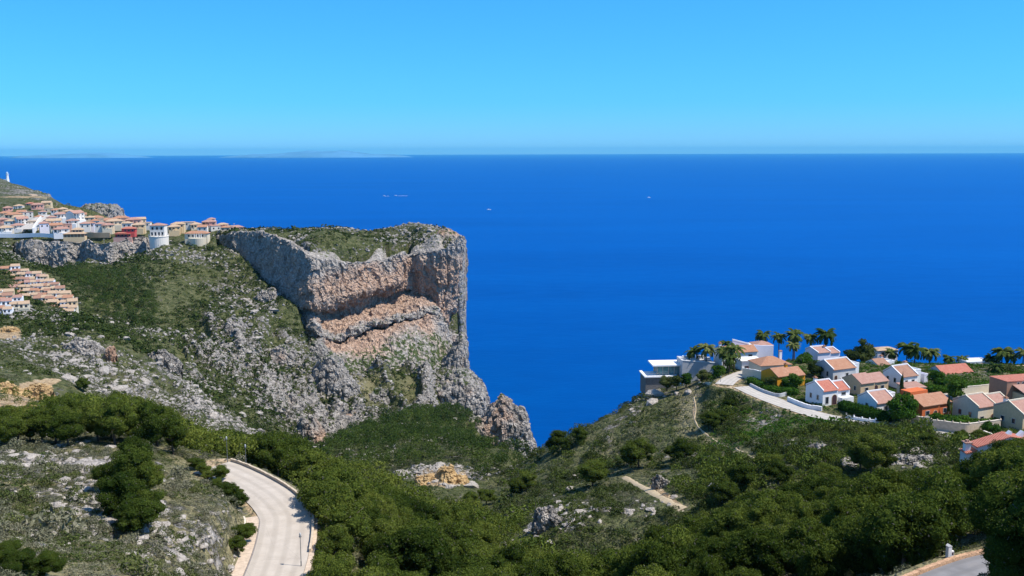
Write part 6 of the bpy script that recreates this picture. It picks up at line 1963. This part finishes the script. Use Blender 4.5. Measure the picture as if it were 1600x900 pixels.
def bow_villa(r):
    b = MB(); b.tube([(9, 0, -6), (9, 0, 2.4)], [6.5, 7.4], 28); b.build('bow_wall', WALL['cream'], r)
    flat_block(r, 'wall', -2, 17, 1, 10, -5, 6.0, WALL['cream'], False)
    hip(r, -2, 17, 1, 10, 6.0, 2.0, ROOF['orange'], .8)
    for x in (6, 8, 10, 12):
        b = MB(); b.box(x, x + .5, .3, .8, 2.4, 6.0); b.build('pillar', M_WHITE, r)
    for a in (1.5, 5, 9, 13): win_part(r, 'f', a, 4.0, 1.4, 1.7, 1.0)


p_ = P(292, 376, 815); r = thing('villa', 'cream villa with bow fronted terrace right of the round drum', 'house', p_, .05); bow_villa(r)

# white stairway ramp and the terrace walls of the town


def slab(label, pts, h, mat, name='retaining_wall', cat='wall', w=.6):
    c_ = catmull([P(*a) for a in pts], 6)
    return wall_along(name, c_, 0, w, -3.0, h, mat, label, cat)


slab('long white terrace wall under the left town houses', [(0, 366, 845), (30, 366, 845), (62, 365, 842), (92, 367, 838)], 0.5, M_WHITE)
slab('long tan terrace wall between ochre and red villas', [(134, 365, 835), (152, 366, 830), (172, 366, 828)], 1.4, WALL['beige'])
slab('sand coloured road wall below the lighthouse', [(-20, 311, 1420), (20, 311, 1420), (50, 310, 1425), (73, 311, 1430)], 3.2, WALL['yellow'], w=1.5)
c_ = catmull([P(38, 362, 850), P(48, 356, 880), P(58, 348, 930), P(70, 339, 1000)], 10)
ribbon('town_road', c_, -6, 6, 2.2, M_ROADV)
slab('white stair wall running up between the town houses', [(52, 362, 846), (57, 353, 885), (64, 343, 950)], 3.2, M_WHITE, w=1.2)
for i, (lb, px_, py_, y_, h) in enumerate([('thin pole on the cliff beside the round drum villa', 230, 399, 790, 10), ('thin pole on the rim of the left cliff', 163, 386, 800, 7), ('thin pole left of the west wall of the headland', 322, 398, 800, 9), ('slim pole at the right end of the town', 366, 359, 880, 6)]):
    r = thing('utility_pole', lb, 'pole', P(px_, py_, y_)); b = MB(); b.tube([(0, 0, -2), (0, 0, h)], [.22, .16], 6); b.build('pole', WALL['cream'], r)
    b = MB(); b.box(-.7, .7, -.12, .12, h - .6, h - .35); b.build('crossarm', WALL['cream'], r)

# ---- terraced estate at the left edge: stepped rows of small houses
PROT = []
M_POOL = mat_plain('turquoise_pool', (0.10, 0.45, 0.50), 0.1, 0.5, 0.05)
for i, (wl, rf) in enumerate([('cream', 'sand'), ('white', 'pink'), ('yellow', 'sand'), ('cream', 'orange'), ('cream', 'brown'), ('white', 'sand')]):
    b = MB(); b.box(0, 6.2, 0, 7, -5, 2.9); w1 = b.data('wall', WALL[wl])
    b = MB(); b.prism([(-.4, 2.7), (4.4, 3.9), (4.4, 4.1), (-.4, 2.9)], -.1, 6.3, 'x'); r1 = b.data('roof', ROOF[rf])
    b = MB(); b.box(.2, 6.0, -4.2, -.02, -5, .2); b.box(.2, 6.0, -4.4, -4.2, .2, 1.3); b.box(.0, .2, -4.4, -.02, -5, 1.1); t1 = b.data('terrace', M_WHITE if i % 2 else WALL['cream'])
    b = MB(); b.box(1.0, 2.4, -.06, -.01, .3, 2.3); d1 = b.data('door', M_GLASS)
    b = MB(); b.box(3.6, 5.0, -.06, -.01, .9, 2.1); d2 = b.data('window', M_GLASS)
    PROT.append((w1, r1, t1, d1, d2, wl, rf))
ROWN = ['first', 'second', 'third', 'fourth', 'fifth', 'sixth', 'seventh', 'eighth', 'ninth', 'tenth', 'eleventh', 'twelfth', 'thirteenth']
ORD = ['first', 'second', 'third', 'fourth', 'fifth', 'sixth', 'seventh', 'eighth', 'ninth', 'tenth', 'eleventh', 'twelfth']
CN = {'cream': 'cream', 'white': 'white', 'yellow': 'ochre', 'pink': 'pink'}
rows = [((-14, 429, 604), (18, 424, 604), 5), ((-14, 435, 596), (34, 428, 596), 7), ((-14, 441, 588), (50, 433, 588), 9), ((-14, 447, 580), (62, 439, 579), 11), ((-14, 453, 572), (70, 446, 570), 12), ((-10, 459, 564), (79, 452, 561), 12),
        ((2, 465, 555), (88, 459, 551), 11), ((14, 470, 546), (94, 466, 541), 10), ((26, 476, 537), (100, 473, 531), 9), ((40, 482, 528), (104, 480, 521), 8), ((54, 489, 518), (104, 488, 511), 6), ((66, 495, 510), (102, 494, 503), 5), ((78, 501, 501), (100, 501, 496), 3)]
for ri, (a, b_, n) in enumerate(rows):
    A, B = np.array(P(*a)), np.array(P(*b_))
    for i in range(n):
        q_ = A + (B - A) * (i / max(n - 1, 1)) + np.array([RT.uniform(-.6, .6), RT.uniform(-1.5, 1.5), RT.uniform(-.5, .7)])
        k_ = RT.randrange(6); w1, r1, t1, d1, d2, wl, rf = PROT[k_]
        r = thing('terraced_house', f'{CN[wl]} terraced house, {ORD[i]} from left in {ROWN[ri]} row down of the stepped estate', 'house', tuple(q_), math.radians(RT.uniform(14, 26)), 'terraced houses of the stepped estate')
        for nm_, me_ in (('wall', w1), ('roof', r1), ('terrace', t1), ('door', d1), ('window', d2)): link(nm_, me_, r)
        r.scale = (.72, .72, .8) if RT.random() < .7 else (.85, .85, .95)
        if ri == 4 and i == 2:
            b = MB(); b.box(1.2, 5.2, -3.6, -1.0, .2, .3); b.build('pool', M_POOL, r)
rows2 = [((-12, 461, 520), (6, 463, 520), 2), ((-12, 470, 508), (20, 472, 506), 3), ((-12, 479, 495), (28, 482, 492), 4), ((-10, 488, 482), (4, 490, 480), 2)]
for ri, (a, b_, n) in enumerate(rows2):
    A, B = np.array(P(*a)), np.array(P(*b_))
    for i in range(n):
        q_ = A + (B - A) * (i / max(n - 1, 1)) + np.array([0, RT.uniform(-1, 1), RT.uniform(-.5, .5)])
        w1, r1, t1, d1, d2, wl, rf = PROT[RT.randrange(6)]
        r = thing('terraced_house', f'{CN[wl]} terraced house, {ORD[i]} from left in {ORD[ri]} row of the lower left corner block', 'house', tuple(q_), math.radians(RT.uniform(14, 26)), 'terraced houses of the stepped estate')
        for nm_, me_ in (('wall', w1), ('roof', r1), ('terrace', t1), ('door', d1), ('window', d2)): link(nm_, me_, r)
        r.scale = (.72, .72, .8) if RT.random() < .7 else (.85, .85, .95)
b = MB()
c_ = catmull([P(4, 470, 515), P(40, 488, 500), P(75, 503, 488), P(100, 512, 470)], 8)
wall_along('retaining_wall', c_, 0, 1.0, -5, 3.6, WALL['stone'], 'grey brown retaining wall under the stepped estate', 'wall')
c_ = catmull([P(100, 496, 495), P(110, 503, 480), P(114, 512, 465)], 8)
ribbon('estate_road', c_, -3.5, 3.5, 1.0, M_ROADV)

# ------------------------------------------------------------------ lighthouse, boats, far islands
p_ = P(11, 284, 1990); r = thing('lighthouse', 'small white lighthouse on the far left ridge', 'lighthouse', p_)
b = MB(); b.tube([(1.5, 0, -6), (1.5, 0, 15)], [3.0, 2.2], 14); b.build('tower', M_WHITE, r, False)
b = MB(); b.tube([(1.5, 0, 15), (1.5, 0, 15.8)], [3.2, 3.2], 14); b.build('gallery', M_WHITE, r)
b = MB(); b.tube([(1.5, 0, 15.8), (1.5, 0, 18.5), (1.5, 0, 20.5)], [2.2, 2.2, .3], 12); b.build('lantern', mat_plain('lantern_glass', (0.35, 0.5, 0.62), 0.3, 0.5, 0.05), r)
b = MB(); b.box(-9, 3, -4, 4, -6, 5); b.build('keepers_house', M_WHITE, r)

M_FOAM = mat_plain('white_foam', (0.8, 0.82, 0.84), 0.8, 0.2, 0.1)
M_HULL = mat_plain('white_hull', (0.8, 0.8, 0.8), 0.4, 0.4, 0.03)


def boat(label, px, py, yaw, L, wake):
    t_, q_ = tq(px, py); y = CAM_H / q_; x = t_ * y
    r = thing('boat', label, 'boat', (x, y, 0), math.radians(yaw), 'boats far out on the sea')
    b = MB(); prof = [(-.5, 0.0, .16), (-.2, .02, .19), (.2, .03, .17), (.5, .10, .01)]
    secs = []
    for u, lift, hw in prof: secs += [(u * L, -hw * L * .6, .05 * L * 0 - .02 * L), (u * L, -hw * L, .10 * L + lift * L * .4), (u * L, hw * L, .10 * L + lift * L * .4), (u * L, hw * L * .6, -.02 * L)]
    fs = [(0, 1, 2, 3), (15, 14, 13, 12)]
    for i in range(3):
        for k_ in range(4): fs.append((i * 4 + k_, (i + 1) * 4 + k_, (i + 1) * 4 + (k_ + 1) % 4, i * 4 + (k_ + 1) % 4))
    b.mesh(secs, fs); b.build('hull', M_HULL, r)
    b = MB(); b.prism([(-.28 * L, .09 * L), (.18 * L, .09 * L), (.06 * L, .22 * L), (-.25 * L, .22 * L)], -.1 * L, .1 * L, 'y'); b.build('cabin', M_HULL, r)
    if wake:
        b = MB(); b.poly([(-.45 * L, -.2 * L, .15), (-.45 * L, .2 * L, .15), (-.45 * L - wake, .34 * L, .15), (-.45 * L - wake, -.34 * L, .15)]); b.build('wake', M_FOAM, r)


boat('tiny white boat with wake, left one of the distant pair', 600, 306.5, 178, 14, 18)
boat('tiny white boat trailing a long wake, right one of the distant pair', 618, 306, 176, 14, 50)
boat('small white boat alone in the middle of the bay', 764, 328, 5, 15, 0)
boat('tiny white speck of a boat right of the middle', 1014, 309, 20, 15, 0)
boat('faint white boat close to the horizon on the right', 1240, 243.5, 0, 60, 60)

M_ISL = mat_plain('haze_blue_island', (0.09, 0.22, 0.37), 0.95, 0.1, 0.3, 0.0005)  # blue of the distance haze is put into the islands' base colour
for (x0, x1, hmax, seed, y) in ((350, 650, 6.6, 3, 42000), (30, 250, 2.2, 9, 46000)):
    n, m_ = 160, 24
    px_ = np.linspace(x0, x1, n)
    env = np.sin(np.linspace(0, math.pi, n)) ** 0.8
    pk = np.clip(0.45 + 0.9 * fbm(px_ / 45, px_ * 0 + seed, px_ * 0, 4, seed), 0.05, 1.2) * env
    X = (px_ - 800) / 1500 * y / CT
    hz = pk * hmax / 1500 * y + CAM_H * env
    a = np.linspace(0, math.pi, m_)[:, None]
    Yg = y - 2500 * np.cos(a) * np.maximum(env[None, :], .1) + 0 * X[None, :]
    Zg = hz[None, :] * np.sin(a) - 5 + 25 * fbm(np.broadcast_to(X[None] / 900, Yg.shape), Yg / 900, Yg * 0, 4, seed + 2) * np.sin(a)
    V = np.stack([np.broadcast_to(X[None], Yg.shape), Yg, Zg], -1)
    tag(link('far_island', np_mesh('far_island', V.reshape(-1, 3), grid_faces(m_, n).ravel(), np.full((m_ - 1) * (n - 1), 4), M_ISL, True)), kind='structure')

# ------------------------------------------------------------------ haze
HAZE_D = 0.000014
mh, nth, outh = new_mat('sea_air')
pv = nth.nodes.new('ShaderNodeVolumePrincipled')
pv.inputs['Color'].default_value = (0.17, 0.67, 1.0, 1)
pv.inputs['Density'].default_value = HAZE_D
pv.inputs['Anisotropy'].default_value = 0.0
nth.links.new(pv.outputs[0], outh.inputs['Volume'])
if HAZE_D > 0:
    b = MB(); b.box(-95000, 95000, -95000, 95000, -20, 560)
    hz_ = b.build('haze', mh)
    tag(hz_, kind='stuff')

# ------------------------------------------------------------------ labels that single out each pine
def ordw(i):
    i += 1
    if i <= 12: return ORD[i - 1]
    s_ = 'th' if 10 <= i % 100 <= 20 else {1: 'st', 2: 'nd', 3: 'rd'}.get(i % 10, 'th')
    return f'{i}{s_}'


zones = {}
for o in NEARO:
    px_, py_ = o['_pxy']; y = o.location.y
    if px_ < 300: zn = 'pine belt at left'
    elif px_ < 640: zn = 'wood right of the curving road'
    elif px_ < 940: zn = 'wood at bottom centre'
    elif px_ < 1250: zn = 'wood below the dirt track'
    else: zn = 'wood by the lower right road'
    zones.setdefault(zn, []).append((y, px_, o))
for zn, L in zones.items():
    L.sort(key=lambda a: a[0])
    nb = max(1, round(len(L) / 12)); per = math.ceil(len(L) / nb)
    for bi in range(nb):
        B_ = sorted(L[bi * per:(bi + 1) * per], key=lambda a: a[1])
        rowname = 'nearest row' if bi == 0 else 'farthest row' if bi == nb - 1 else f'{ORD[bi]} row back'
        if nb == 1: rowname = 'single row'
        for i, (y, px_, o) in enumerate(B_):
            o['label'] = f'{ordw(i)} pine from left, {rowname}, {zn}'
for o in NEARO: del o['_pxy']
